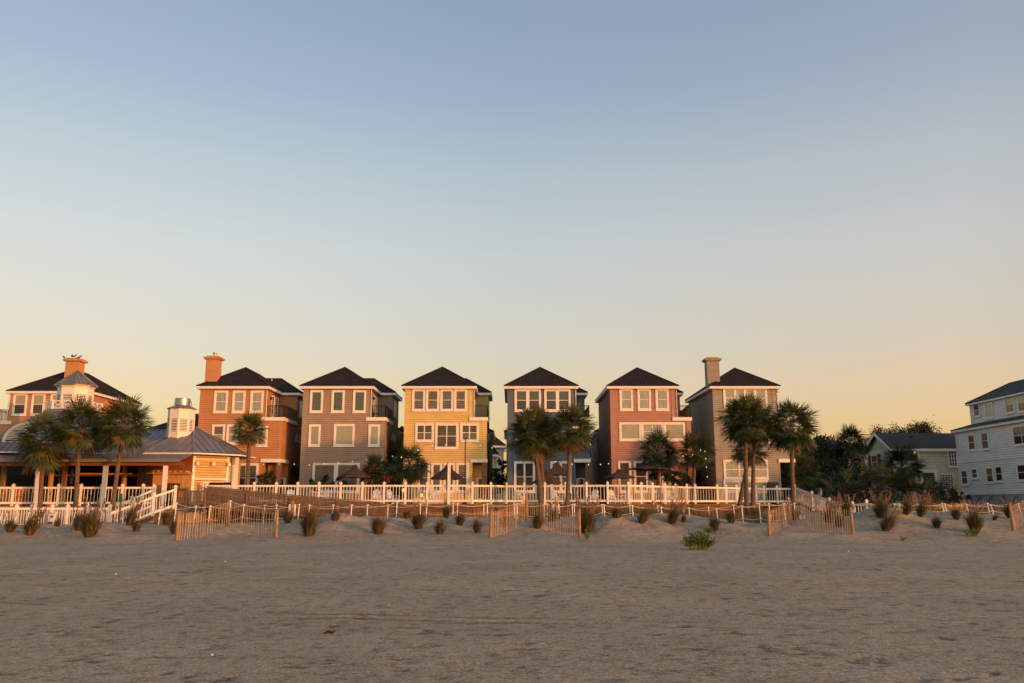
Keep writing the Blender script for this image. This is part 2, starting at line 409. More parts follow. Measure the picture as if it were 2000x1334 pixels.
def hip(mb, x0, x1, y0, y1, z, slope, axis, ends=(True, True), seam=.30, th=.05):
    """hipped roof over a rectangle, ridge along axis ('x' or 'y'); ends say which ridge ends are hipped (else gabled)"""
    if axis == 'y':
        half = (x1 - x0) / 2; r = z + half * slope; xm = (x0 + x1) / 2
        ya = y0 + half if ends[0] else y0; yb = y1 - half if ends[1] else y1
        A, B, C, D = Vector((x0, y0, z)), Vector((x1, y0, z)), Vector((x1, y1, z)), Vector((x0, y1, z))
        E, F_ = Vector((xm, ya, r)), Vector((xm, yb, r))
        polys = [[A, B, E], [B, C, F_, E], [C, D, F_], [D, A, E, F_]]
    else:
        half = (y1 - y0) / 2; r = z + half * slope; ym = (y0 + y1) / 2
        xa = x0 + half if ends[0] else x0; xb = x1 - half if ends[1] else x1
        A, B, C, D = Vector((x0, y0, z)), Vector((x1, y0, z)), Vector((x1, y1, z)), Vector((x0, y1, z))
        E, F_ = Vector((xa, ym, r)), Vector((xb, ym, r))
        polys = [[A, B, F_, E], [B, C, F_], [C, D, E, F_], [D, A, E]]
    for p in polys: mb.face(p)
    mb.face([Vector((q.x, q.y, z - th)) for q in (D, C, B, A)])
    for a, b in ((A, B), (B, C), (C, D), (D, A)):
        mb.face([a - Vector((0, 0, th)), b - Vector((0, 0, th)), b, a])
    if seam:
        for p in polys: ribs(mb, p, seam, .028, .022)
    # hip and ridge caps
    for a, b in ((A, E), (B, E if axis == 'y' else F_), (C, F_), (D, F_ if axis == 'y' else E), (E, F_)):
        if (b - a).length > .1: mb.bar(a + Vector((0, 0, .02)), b + Vector((0, 0, .02)), .12, .05)
    return r
FRONT = lambda x, y: (Vector((x, y, 0)), Vector((1, 0, 0)), Vector((0, -1, 0)))
RIGHT = lambda x, y: (Vector((x, y, 0)), Vector((0, 1, 0)), Vector((1, 0, 0)))
LEFT = lambda x, y: (Vector((x, y, 0)), Vector((0, -1, 0)), Vector((-1, 0, 0)))
def window(root, fr, a0, a1, z0, z1, pane, cols=1, rows=1, cw=.16, trim=WHITE, mull=.05, sill=True, rail=.05, gap=None):
    """casing with sill, sashes and glass; gap: wide mullion between columns"""
    a0, a1 = min(a0, a1), max(a0, a1)
    f = MB(); n0, n1 = -.05, .075
    f.lbox(fr, a0, a0 + cw, n0, n1, z0, z1); f.lbox(fr, a1 - cw, a1, n0, n1, z0, z1)
    f.lbox(fr, a0 + cw, a1 - cw, n0, n1, z1 - cw, z1); f.lbox(fr, a0 + cw, a1 - cw, n0, n1 + .003, z0, z0 + cw)
    if sill: f.lbox(fr, a0 - .04, a1 + .04, n0 + .01, n1 + .035, z0 - .05, z0 - .002)
    b0, b1, c0, c1 = a0 + cw, a1 - cw, z0 + cw, z1 - cw
    m = gap if gap else mull
    for k in range(1, cols):
        t = b0 + (b1 - b0) * k / cols
        f.lbox(fr, t - m / 2, t + m / 2, n0, n1 - (.012 if gap else .03), c0, c1)
    for k in range(1, rows):
        t = c0 + (c1 - c0) * k / rows
        f.lbox(fr, b0, b1, n0, n1 - .034, t - rail / 2, t + rail / 2)
    s = .035                                   # sash edge
    f.lbox(fr, b0, b0 + s, n0, n1 - .037, c0, c1); f.lbox(fr, b1 - s, b1, n0, n1 - .037, c0, c1)
    f.lbox(fr, b0 + s, b1 - s, n0, n1 - .037, c0, c0 + s); f.lbox(fr, b0 + s, b1 - s, n0, n1 - .037, c1 - s, c1)
    fo = f.build('window', trim, root)
    if isinstance(pane, tuple):                # upper sash shows a blind, lower one the dark room
        cm_ = (c0 + c1) / 2
        for pn, q0, q1 in ((pane[0], cm_, c1), (pane[1], c0, cm_)): g_ = MB(); g_.lbox(fr, b0, b1, -.04, .027, q0, q1); g_.build('pane', pn, fo)
    else: g_ = MB(); g_.lbox(fr, b0, b1, -.04, .027, c0, c1); g_.build('pane', pane, fo)
    return fo
def door(root, fr, a0, a1, z0, z1, pane=G_DARK):
    f = MB()
    f.lbox(fr, a0, a0 + .1, -.05, .07, z0, z1); f.lbox(fr, a1 - .1, a1, -.05, .07, z0, z1); f.lbox(fr, a0 + .1, a1 - .1, -.05, .07, z1 - .1, z1)
    f.lbox(fr, a0 + .1, a1 - .1, -.05, .03, z0, z0 + .5); f.lbox(fr, a0 + .1, a0 + .22, -.05, .028, z0 + .5, z1 - .1); f.lbox(fr, a1 - .22, a1 - .1, -.05, .028, z0 + .5, z1 - .1)
    o = f.build('door', WHITE, root)
    q = MB(); q.lbox(fr, a0 + .22, a1 - .22, -.05, .02, z0 + .5, z1 - .1); q.build('pane', pane, o)
def ironrail(mb, pts, z, h=1.05, sp=.115):
    for a, b in zip(pts[:-1], pts[1:]):
        a = Vector((a[0], a[1], z)); b = Vector((b[0], b[1], z)); d = b - a; n = max(1, int(d.length / sp))
        U = Vector((0, 0, 1))
        mb.bar(a + U * h, b + U * h, .05, .05); mb.bar(a + U * (h - .12), b + U * (h - .12), .03, .03); mb.bar(a + U * .1, b + U * .1, .03, .03)
        for k in range(n + 1):
            p = a + d * k / n; r = .022 if k in (0, n) else .010
            mb.box(p.x - r, p.x + r, p.y - r, p.y + r, z + (.0 if k in (0, n) else .1), z + h - .025)

# ---------------------------------------------------------------- the row of beach houses
def house(label, col, uL, u3, uR, wins, Y0=76.0, chimney=None, vref=760, uRv=830, mirror=False, porch=True):
    xL = P(uL, vref, Y0).x; x3 = P(u3, vref, Y0).x; xR = P(uR, uRv, Y0).x
    z0, zp0, zp1, zb0, zb1, zf0, ze = 1.75, 5.33, 5.62, 9.0, 9.32, 11.85, 12.13
    sg = 1 if x3 > xL else -1
    lo = lambda a, b: (min(a, b), max(a, b))
    root = empty('beach_house', ((xL + xR) / 2, Y0, z0), label, 'house')
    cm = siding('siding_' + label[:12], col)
    Y1, YW0, YW1 = Y0 + 10.5, Y0 + 4.6, Y0 + 9.0
    W = MB()
    a, b = lo(xL, x3); s_all = 'FBL' if sg > 0 else 'FBR'
    clap(W, a, b, Y0, Y1, z0, zf0, 'FRBL')
    c, d = lo(x3, xR); out = 'R' if sg > 0 else 'L'
    clap(W, c, d, Y0, Y1, zp1, zb0, 'F' + 'B' + out)          # second floor reaches out under the balcony
    W.face([(c, Y0, zp1), (d, Y0, zp1), (d, Y1, zp1), (c, Y1, zp1)][::-1])
    clap(W, c, d, Y0 + 2.6, Y1, z0, zp1, 'F' + 'B' + out)      # ground floor behind the porch
    clap(W, c, d, YW0, YW1, zb0, zf0, 'FB' + out)            # third-floor wing
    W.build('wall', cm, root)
    cbw = .36                                                   # corner boards, painted like the siding
    for x, y, za, zb in ((xL, Y0, z0, zf0), (x3, Y0, zb1, zf0), (xR, Y0, zp1, zb0), (xR, YW0, zb1, zf0)):
        s = 1 if x == xL else -1
        s *= sg; T = MB()
        x_out = x - s * .045
        T.box(x_out, x + s * cbw, y - .05, y + .012, za, zb)
        T.box(x_out, x - s * .0, y - .047, y + .2, za, zb)
        T.build('corner_board', cm, root)
    # roofs and white eaves
    ov = .34; sl = .655
    Rf = MB(); ra, rb = a - ov, b + ov
    hip(Rf, ra, rb, Y0 - ov, Y1 + ov, ze, sl, 'y')
    Rf.build('roof', ROOF, root)
    Rw = MB(); xm = (xL + x3) / 2; wa, wb = lo(xm, xR + sg * ov)
    hip(Rw, wa, wb, YW0 - ov, YW1 + ov, ze - .004, sl, 'x', (sg < 0, sg > 0))
    Rw.build('roof', ROOF, root)
    E = MB(); e = .055; ov2 = ov - .012
    E.box(ra + .012, rb - .012, Y0 - ov2, Y0 - ov2 + e, zf0, ze - .052); E.box(ra + .012, rb - .012, Y1 + ov2 - e, Y1 + ov2, zf0, ze - .052)
    for x in (ra + .012, rb - .012 - e): E.box(x, x + e, Y0 - ov2 + e, Y1 + ov2 - e, zf0, ze - .052)
    E.box(ra + .07, rb - .07, Y0 - ov2 + .06, Y1 + ov2 - .06, zf0 + .02, zf0 + .06)
    xo = xR + sg * ov2; xi = x3 + sg * (ov2 + .002)
    p_, q_ = lo(xi, xo)
    E.box(p_, q_, YW0 - ov2, YW0 - ov2 + e, zf0, ze - .056); E.box(p_, q_, YW1 + ov2 - e, YW1 + ov2, zf0, ze - .056)
    p2, q2 = lo(xo - sg * e, xo); E.box(p2, q2, YW0 - ov2 + e, YW1 + ov2 - e, zf0, ze - .056)
    E.box(p_, q_ - .06, YW0 - ov2 + .06, YW1 + ov2 - .06, zf0 + .022, zf0 + .058)
    E.build('eave', WHITE, root)
    # vent pipes through the roof
    rr0 = random.Random(int(uL))
    for k in range(rr0.choice((1, 2))):
        vx_ = xm + sg * rr0.uniform(.5, 1.6); vy_ = Y0 + rr0.uniform(5, 8.5); vz = ze + ((b - a) / 2 + ov - abs(vx_ - xm)) * sl
        V_ = MB(); V_.lathe((vx_, vy_, vz - .1), [(.055, 0), (.055, .5), (.05, .52)], 8); V_.build('vent_pipe', WHITE, root)
    # balcony
    B = MB(); B.box(x3 + sg * .03 - sg * .35, xR + sg * .14, Y0 - .12, YW0 - .03, zb0 + .004, zb1)
    bo = B.build('balcony', WHITE, root)
    K = MB(); ins = .07
    ironrail(K, [(x3 + sg * .08, Y0 - .02), (xR + sg * .05, Y0 - .02), (xR + sg * .05, YW0 - .1)], zb1)
    K.build('balcony_railing', BLACK, bo)
    sidefr = RIGHT if sg > 0 else LEFT
    def sw(x, ya, yb, za, zb, **k):
        fr = sidefr(x, 0)
        a_, b_ = (ya, yb) if sg > 0 else (-yb, -ya)
        return window(root, fr, a_, b_, za, zb, **k)
    fr = sidefr(x3, 0)
    da, db = (Y0 + 1.7, Y0 + 2.7) if sg > 0 else (-Y0 - 2.7, -Y0 - 1.7)
    door(root, fr, da, db, zb1, zb1 + 2.2, G_MID)
    sw(x3, Y0 + 3.0, Y0 + 3.9, zb1 + .5, zb1 + 2.2, pane=G_MID, cw=.1)
    sw(xR, Y0 + 5.6, Y0 + 7.2, 9.9, 11.5, pane=G_MID, cols=2, cw=.12)
    sw(xR, Y0 + 4.7, Y0 + 5.5, 7.55, 8.25, pane=G_PALE, cw=.12)
    sw(xR, Y0 + 6.2, Y0 + 7.0, 7.55, 8.25, pane=G_PALE, cw=.12)
    # wall lamp beside the balcony door
    lm = MB(); lm.lbox(fr, da - .5, da - .35, 0, .12, zb1 + 1.7, zb1 + 2.0); lm.lbox(fr, da - .47, da - .38, .12, .2, zb1 + 1.75, zb1 + 1.95); lm.build('wall_lamp', BLACK, root)
    # downpipe at the notch
    dp = MB(); dp.tube([(x3 + sg * .10, Y0 - .30, ze - .2), (x3 + sg * .10, Y0 - .12, ze - .45), (x3 + sg * .10, Y0 - .12, zb1 + .02)], .035, 8); dp.build('downpipe', WHITE, root)
    # porch: beam, stone column, door
    if porch:
        Q = MB(); p_, q_ = lo(x3 - sg * .15, xR + sg * .10)
        Q.box(p_, q_, Y0 - .14, Y0 + .2, zp0, zp1 + .02)
        p2, q2 = lo(xR - sg * .2, xR + sg * .10); Q.box(p2, q2, Y0 + .2, Y0 + 2.6, zp0, zp1 + .02)
        Q.build('porch_beam', WHITE, root)
        S = MB(); cx = xR - sg * .17
        zz = z0
        rr = random.Random(5)
        while zz < zp0 - .02:
            h = min(.22, zp0 - zz); j = lambda: rr.uniform(-.025, .025)
            S.box(cx - .2 + j(), cx + .2 + j(), Y0 - .07 + j(), Y0 + .33 + j(), zz, zz + h); zz += h
        S.build('porch_column', STONE, root)
        door(root, FRONT(0, Y0 + 2.6 - .025), min(x3, xR) + .22, max(x3, xR) - .15, z0, z0 + 2.3)
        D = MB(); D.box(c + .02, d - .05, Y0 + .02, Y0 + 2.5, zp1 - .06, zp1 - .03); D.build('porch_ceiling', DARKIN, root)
    # lower rear part of the house
    rb_ = MB(); rx0, rx1 = lo(xL - sg * .15, xR + sg * .15)
    clap(rb_, rx0, rx1, Y1 + .03, Y1 + 7.5, z0, 8.75, 'FRBL')
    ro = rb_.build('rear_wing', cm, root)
    rr_ = MB(); hip(rr_, rx0 - .3, rx1 + .3, Y1 + .36, Y1 + 7.8, 9.0, .5, 'x'); rr_.build('roof', ROOF, ro)
    re = MB(); re.box(rx0 - .28, rx1 + .28, Y1 + .4, Y1 + 7.78, 8.7, 8.945); re.build('eave', WHITE, ro)
    # front windows, read as (u0, u1, v0, v1, pane, cols, rows, gap)
    for wn in wins:
        u0, u1, v0, v1, pane, cols, rows = wn[:7]; gap = wn[7] if len(wn) > 7 else None
        pa, pb = P(u0, (v0 + v1) / 2, Y0), P(u1, (v0 + v1) / 2, Y0)
        zt, zb_ = P(u0, v0, Y0).z, P(u0, v1, Y0).z
        cw = min(.17, (pb.x - pa.x) * .17)
        window(root, FRONT(0, Y0 - .012), pa.x, pb.x, max(zb_, z0 + .25), zt, pane, cols, rows, cw=cw, gap=gap)
    if chimney:
        ua, ub, vt, cyd, cmat, flue = chimney
        p0, p1 = P(ua, 740, Y0 + .35), P(ub, 740, Y0 + .35)
        zt = P(ua, vt, Y0 + .35).z
        C = MB(); C.box(p0.x, p1.x, Y0 + .35, Y0 + .35 + cyd, 12.0, zt - .28); co = C.build('chimney', cmat, root)
        C = MB(); C.box(p0.x - .1, p1.x + .1, Y0 + .25, Y0 + .45 + cyd, zt - .28, zt - .2)
        C.box(p0.x - .2, p1.x + .2, Y0 + .15, Y0 + .55 + cyd, zt - .2, zt - .05); C.box(p0.x - .0, p1.x + .0, Y0 + .3, Y0 + .4 + cyd, zt - .05, zt + .06)
        C.build('chimney_cap', cmat, co)
        if flue:
            C = MB(); mx_ = (p0.x + p1.x) / 2; C.lathe((mx_ + .05, Y0 + .8, zt + .06), [(.13, 0), (.13, .25), (.2, .27), (.2, .36), (.1, .40)], 12)
            C.build('flue', STEEL, co)
    return root, (xL, x3, xR)
ORANGE = (.47, .235, .105); TAUPE = (.325, .25, .195); YEL = (.65, .485, .19); BLUE = (.108, .140, .190); PINK = (.42, .225, .18); GREY = (.315, .29, .245)
CHO = mat('orange_stucco', (.47, .235, .105), .85, .12, 3, bump=.3); CHG = mat('grey_stucco', (.27, .245, .205), .85, .12, 3, bump=.3)
G_HALF = (G_GREEN, G_DARK); G_HALF2 = (G_MID, G_DARK); G_HALF3 = (G_PALE, G_CURT)
H1 = house('orange three-storey house with tall orange chimney and metal flue, right of the pavilion', ORANGE, 393, 520.5, 552, [
    (418, 445, 763, 806.5, G_CURT, 1, 2), (454, 479, 763, 806.5, G_CURT, 1, 2), (489, 514.5, 763, 806.5, G_CURT, 1, 2),
    (414, 439.5, 829, 868, (G_MID, G_CURT), 1, 2), (442.5, 466, 829, 868, G_CURT, 1, 2), (501, 523, 832, 872, G_CURT, 1, 2),
    (458, 504, 905, 962, (G_GREEN, G_DARK), 2, 2, .16)], chimney=(400, 424, 696, 1.0, CHO, True))
H2 = house('taupe three-storey house with one wide square window on its middle floor', TAUPE, 594, 724, 751, [
    (605.5, 631, 762, 806, G_GREEN, 1, 1), (647.5, 673, 762, 806, G_GREEN, 1, 1), (689.5, 715, 762, 806, G_GREEN, 1, 1),
    (603, 626, 829, 872, G_PALE, 1, 1), (652, 692.5, 828, 872, G_PALE, 1, 1), (719.5, 742, 829, 872, G_PALE, 1, 1),
    (610, 702, 904, 962, G_MID, 2, 1, .36)])
H3 = house('bright yellow three-storey house with four sash windows in its top row', YEL, 792, 924, 950, [
    (805, 830.5, 760, 803, G_MID, 1, 2), (832, 858, 760, 803, G_MID, 1, 2), (860, 885.5, 760, 803, G_MID, 1, 2), (887, 912, 760, 803, G_MID, 1, 2),
    (811, 847, 827, 863, (G_DARK, G_MID), 2, 2, .10), (850, 895, 827, 877, G_DARK, 2, 2, .08), (899, 935, 827, 863, (G_DARK, G_GREEN), 2, 2, .10),
    (816, 839, 904, 962, G_MID, 1, 2), (842, 863, 904, 962, G_MID, 1, 2), (866, 888.5, 904, 962, G_MID, 1, 2), (891, 915, 904, 962, G_MID, 1, 2)])
H4 = house('dark blue-grey three-storey house standing behind two palms', BLUE, 992, 1122, 1150, [
    (1005, 1056.5, 760, 804, (G_GREEN, G_DARK), 2, 2, .30), (1063, 1114.5, 760, 804, (G_GREEN, G_DARK), 2, 2, .30),
    (1112, 1138, 832, 870, G_DARK, 1, 1), (1007, 1034, 832, 870, G_DARK, 1, 1),
    (1004, 1045, 901, 962, G_DARK, 2, 2, .16), (1075, 1116, 901, 962, G_MID, 2, 2, .22)])
H5 = house('brick-pink three-storey house with a triple window across its middle floor', PINK, 1192, 1318, 1348.5, [
    (1210, 1236, 759, 802, G_CURT, 1, 2), (1245, 1271, 759, 802, G_CURT, 1, 2), (1280, 1306, 759, 802, G_CURT, 1, 2),
    (1209.5, 1252, 825, 861, G_PALE, 1, 1), (1252.4, 1296, 825, 861, G_CURT, 2, 2), (1296.4, 1337.5, 825, 861, G_PALE, 1, 1),
    (1207, 1233, 900, 962, (G_DARK, G_MID), 1, 2), (1238, 1266, 900, 962, G_DARK, 1, 2), (1268, 1290, 900, 962, G_MID, 1, 2), (1292, 1316, 900, 962, G_PALE, 1, 2)])
H6 = house('grey-beige three-storey house with a grey chimney, rightmost of the row', GREY, 1392, 1515, 1546, [
    (1412.5, 1498, 757, 798, G_CURT, 4, 2, .22), (1435, 1460, 838, 868, G_PALE, 1, 1), (1472, 1491.5, 836, 867, G_CURT, 1, 1), (1500, 1525, 842, 867, G_PALE, 1, 1),
    (1413, 1500, 898, 936, G_CURT, 3, 2, .12), (1413, 1500, 937.5, 962, G_CURT, 3, 1, .12)], chimney=(1382, 1406, 699, 1.0, CHG, False))
H0 = house('orange house rising behind the pavilion roof, leftmost of the row', (.48, .25, .14), 174, 22, -10, [
    (25.5, 53, 768.5, 812, (G_PALE, G_DARK), 1, 2), (61.5, 88, 768.5, 812, (G_PALE, G_DARK), 1, 2), (98, 124, 768.5, 812, (G_PALE, G_DARK), 1, 2)], Y0=79.4, vref=770)
# its chimney stands behind the pavilion cupola
p0 = P(125, 740, 80.5); C = MB(); zt = P(125, 700, 80.5).z
C.box(p0.x, p0.x + 1.2, 80.5, 81.8, 12.5, zt - .25); co = C.build('chimney', CHO, H0[0])
C = MB(); C.box(p0.x - .2, p0.x + 1.4, 80.3, 82.0, zt - .25, zt - .05); C.box(p0.x - .05, p0.x + 1.25, 80.45, 81.85, zt - .05, zt + .05); C.build('chimney_cap', CHO, co)
CH0 = (p0.x, zt)

# ---------------------------------------------------------------- terrace and deck
DECK = [(403, 63.2), (454, 63), (496, 63), (539, 63), (581, 63), (623, 62.9), (665, 62.8), (707.6, 62.7), (750, 62.6), (792, 62.5), (834.5, 62.4), (877, 62.3), (923, 62.2),
        (959, 63.2), (989.5, 64.2), (1024, 64.3), (1064.5, 63.4), (1105, 63), (1146, 62.6), (1187, 62.3), (1228, 62), (1253, 63.3), (1275, 64.6), (1299, 65.9), (1320, 67.2),
        (1342, 68.5), (1358, 69), (1401, 69.6), (1418.5, 70.8), (1439, 72), (1458, 73), (1477, 74), (1492.5, 74.8), (1518, 74.8), (1552, 74.8)]
DZ = 1.72
DP = [Vector((P(u, 965, Y).x, Y, DZ)) for u, Y in DECK]
def slab(name, pts, zt, zb, m):
    mb = MB(); n = len(pts)
    mb.face([(x, y, zt) for x, y in pts]); mb.face([(x, y, zb) for x, y in pts][::-1])
    for i in range(n):
        (xa, ya), (xb, yb) = pts[i], pts[(i + 1) % n]
        mb.face([(xa, ya, zb), (xb, yb, zb), (xb, yb, zt), (xa, ya, zt)])
    o = mb.build(name, m); o['kind'] = 'structure'; return o
ring = [(p.x, p.y + .08) for p in DP]
slab('pool_deck', [(DP[0].x, 63.3)] + ring[1:] + [(25.2, 100), (DP[0].x, 100)], DZ, .2, PAVE)
slab('patio', [(-50, 62.1), (DP[0].x - .01, 62.1), (DP[0].x - .01, 100), (-50, 100)], 1.55, .2, PAVE)
sk = empty('deck_skirt', (DP[10].x, DP[10].y, 0), 'brown vertical board skirt below the long white railing', 'deck skirt')
S = MB(); Lt = MB(); Be = MB()
for i, (a, b) in enumerate(zip(DP[:-1], DP[1:])):
    d = b - a; n = max(2, int(d.length / .15)); nn = Vector((d.y, -d.x, 0)).normalized()
    q = Vector((0, 0, 0)) + nn * .03
    rr = random.Random(i)
    for k in range(n):
        p0 = a + d * (k + .04) / n + q + nn * rr.uniform(-.008, .008); p1 = a + d * (k + .96) / n + q
        S.hexa([(p0.x, p0.y, .35), (p1.x, p1.y, .35), (p1.x - nn.x * .03, p1.y - nn.y * .03, .35), (p0.x - nn.x * .03, p0.y - nn.y * .03, .35),
                (p0.x, p0.y, 1.56), (p1.x, p1.y, 1.56), (p1.x - nn.x * .03, p1.y - nn.y * .03, 1.56), (p0.x - nn.x * .03, p0.y - nn.y * .03, 1.56)])
    A = a + nn * .1; B_ = b + nn * .1
    Be.bar(Vector((A.x, A.y, 1.63)), Vector((B_.x, B_.y, 1.63)), .08, .17)
    Be.bar(Vector((A.x, A.y, 1.22)), Vector((B_.x, B_.y, 1.22)), .05, .10)
    if 9 <= i <= 14 or 17 <= i <= 19:
        m_ = max(3, int(d.length / .14)); U = Vector((0, 0, 1))
        for k in range(-3, m_ + 1):
            for sg in (1, -1):
                t0, t1 = k / m_, (k + 3.2) / m_
                if sg < 0: t0, t1 = t1, t0
                za, zb = .75, 1.17
                ta, tb = max(0, min(1, t0)), max(0, min(1, t1))
                if abs(ta - tb) < 1e-4: continue
                fa = (ta - t0) / (t1 - t0); fb = (tb - t0) / (t1 - t0)
                pa = a + d * ta + nn * (.075 + .012 * sg); pb = a + d * tb + nn * (.075 + .012 * sg)
                Lt.bar(Vector((pa.x, pa.y, za + (zb - za) * fa)), Vector((pb.x, pb.y, za + (zb - za) * fb)), .012, .03)
S.build('skirt_board', WOODD, sk); Be.build('edge_beam', WOODD, sk); Lt.build('lattice', SLAT, sk)

def post_mb(p, h, r=.075, cap=True):
    m = MB(); x, y, z = p
    m.box(x - r, x + r, y - r, y + r, z, z + h)
    if cap:
        m.box(x - r - .03, x + r + .03, y - r - .03, y + r + .03, z + h, z + h + .05)
        c = (x, y, z + h + .17); q = [(x - r - .02, y - r - .02, z + h + .05), (x + r + .02, y - r - .02, z + h + .05), (x + r + .02, y + r + .02, z + h + .05), (x - r - .02, y + r + .02, z + h + .05)]
        for i in range(4): m.face([q[i], q[(i + 1) % 4], c])
    return m
def railing(label, pts, top=1.33, bot=.27, ph=1.42, drop=.02, mat_=VINYL, sp=.235, bw=.035, skip=(), cap=True, tw=.09, th=.14, name='white_railing', r=.075, bh=.15):
    root = empty(name, pts[0], label, 'railing')
    for i, p in enumerate(pts):
        post_mb((p[0], p[1], p[2] - drop), ph + drop, r, cap).build('post', mat_, root)
    U = Vector((0, 0, 1))
    for i, (a, b) in enumerate(zip(pts[:-1], pts[1:])):
        if i in skip: continue
        a, b = Vector(a), Vector(b); d = b - a; e = d.normalized() * (r * .9)
        m = MB(); m.bar(a + e + U * (top - th / 2), b - e + U * (top - th / 2), tw, th); m.bar(a + e + U * (bot - bh / 2), b - e + U * (bot - bh / 2), tw * .8, bh)
        n = max(2, int(round(d.length / sp)))
        for k in range(1, n):
            q = a + d * k / n; j = bw / 2
            m.box(q.x - j, q.x + j, q.y - j, q.y + j, q.z + bot - .02, q.z + top - th + .02)
        m.build('railing_panel', mat_, root)
    return root
RP = [Vector((p.x, p.y, DZ + .03)) for p in DP]
railing('long white railing with pointed post caps along the raised deck before the houses', RP)
def lp(u, v, Y, dz=0): p = P(u, v, Y); return Vector((p.x, p.y, p.z + dz))
xs = [-18, 25, 69, 114, 157.5, 198, 238.5, 279, 300]
railing('white railing along the pavilion patio behind the three left palms', [Vector((P(u, 965, 62).x, 62, 1.6)) for u in xs])
lo_ = [(-12, 57), (31, 57), (61.5, 57), (101, 57), (131, 57), (171, 57), (213, 57)]
railing('low white railing at the foot of the left dune, under the pavilion', [Vector((P(u, 1010, Y).x, Y, .16)) for u, Y in lo_], sp=.17)
railing('sloping white railing climbing the front side of the left ramp', [lp(213, 1003, 57.4, -1.3), lp(259, 986, 57.9, -1.3), lp(301, 969, 58.4, -1.3), lp(343, 955, 58.9, -1.3)], sp=.19)
railing('sloping white railing on the back side of the left ramp', [lp(200, 995, 60.3, -1.3), lp(258, 975, 60.5, -1.3), lp(302, 955, 60.8, -1.3)], sp=.19)
rmp = MB()
for a, b in (((205, 1003, 58.7), (343, 962, 60)),):
    pa, pb = lp(*a, -1.33), lp(*b, -1.33)
    rmp.bar(pa, pb, 2.2, .09); rmp.bar(pa + Vector((0, -1.13, -.12)), pb + Vector((0, -1.13, -.12)), .05, .24)
    for k in range(4):
        q = pa.lerp(pb, (k + .5) / 4); rmp.box(q.x - .06, q.x + .06, q.y - 1.0, q.y - .88, .1, q.z - .05)
tag(rmp.build('ramp_floor', WOODD), 'brown plank ramp floor between the two sloping white railings', 'ramp')
# wooden landing and ramp
wr = empty('wooden_ramp', (P(346, 1000, 60).x, 60, .5), 'weathered brown wooden walkway with picket railing sloping down to the sand', 'walkway')
def picket(u0, v0, u1, v1, Y0, Y1, h, sp=.13, cap=.14):
    a, b = lp(u0, v0, Y0), lp(u1, v1, Y1); d = b - a; U = Vector((0, 0, 1))
    m = MB(); m.bar(a, b, cap, .06); m.bar(a - U * .12, b - U * .12, .04, .12); m.bar(a - U * (h - .1), b - U * (h - .1), .05, .14)
    n = max(2, int(d.length / sp))
    rr = random.Random(int(u0))
    for k in range(1, n):
        q = a + d * k / n; j = .032
        m.box(q.x - j, q.x + j, q.y - .02, q.y + .02, q.z - h - rr.uniform(.1, .25), q.z - .04)
    m.build('railing_panel', WOOD, wr)
    return a, b
picket(346, 954, 366, 953, 59.6, 59.6, 1.05); picket(402, 954, 484, 963.5, 59.6, 59.3, 1.0); picket(484, 963.5, 568, 972, 59.3, 59.0, 1.0); picket(568, 972, 660, 979.5, 59, 58.7, 1.0); picket(660, 979.5, 776, 985.5, 58.7, 58.4, .9)
picket(404, 950, 560, 966, 61.4, 61.0, 1.0); picket(560, 966, 740, 981, 61.0, 60.6, 1.0)
for u, v, Y in ((346, 953, 59.6), (366, 952, 59.6), (402, 953, 59.55), (484, 963, 59.25), (568, 971.5, 58.95), (660, 979, 58.65), (776, 983, 58.35)):
    p = lp(u, v, Y); m = MB(); m.box(p.x - .075, p.x + .075, p.y - .09, p.y + .06, .2, p.z); m.build('post', WOOD, wr)
m = MB()
for a, b in (((344, 984, 60.6), (404, 984, 60.6)), ((404, 984, 60.6), (568, 1001, 60)), ((568, 1001, 60), (770, 1012, 59.5))):
    m.bar(lp(*a), lp(*b), 1.7, .06); pa, pb = lp(*a), lp(*b); m.bar(pa + Vector((0, -.9, -.12)), pb + Vector((0, -.9, -.12)), .05, .22)
m.build('walkway_floor', WOOD, wr)
m = MB(); a = lp(371.5, 958, 59.5); b = lp(399.5, 986, 59.5)
m.box(a.x, b.x, 59.42, 59.5, a.z - .12, a.z); m.box(a.x, b.x, 59.42, 59.5, b.z, b.z + .14)
m.box(a.x, a.x + .13, 59.425, 59.495, b.z + .14, a.z - .12); m.box(b.x - .13, b.x, 59.425, 59.495, b.z + .14, a.z - .12)
for k in range(1, 6):
    x = a.x + .13 + (b.x - a.x - .26) * k / 6; m.box(x - .025, x + .025, 59.44, 59.48, b.z + .1, a.z - .1)
m.build('gate', WOOD, wr)
# steps railing at the right end
railing('white stair railing descending from the right end of the deck to the sand', [lp(1552, 951, 74.6, -1.33), lp(1586, 964, 71, -1.33), lp(1620, 977, 67, -1.33), lp(1665, 987, 63, -1.25), lp(1693, 988, 62, -1.1), lp(1722, 999, 61, -1.0)], sp=.22)
railing('white railing on the back landing behind the right stair railing', [lp(1560, 958, 77, -1.33), lp(1578, 958, 77, -1.33), lp(1594, 958, 77, -1.33), lp(1603, 958, 75.5, -1.33)], sp=.2)
rs = MB(); q = [lp(1556, 951, 75.8, -1.36), lp(1590, 964, 72, -1.36), lp(1624, 977, 68, -1.36), lp(1669, 987, 64, -1.25)]
for a, b in zip(q[:-1], q[1:]): rs.bar(a + Vector((.6, 0, 0)), b + Vector((.6, 0, 0)), 1.4, .1)
rs.box(q[0].x - .9, q[0].x + 3, 75.9, 77.4, q[0].z - .1, q[0].z + .05)
tag(rs.build('stair_floor', WOODD), 'plank stair floor at the right end of the white railing', 'stairs')
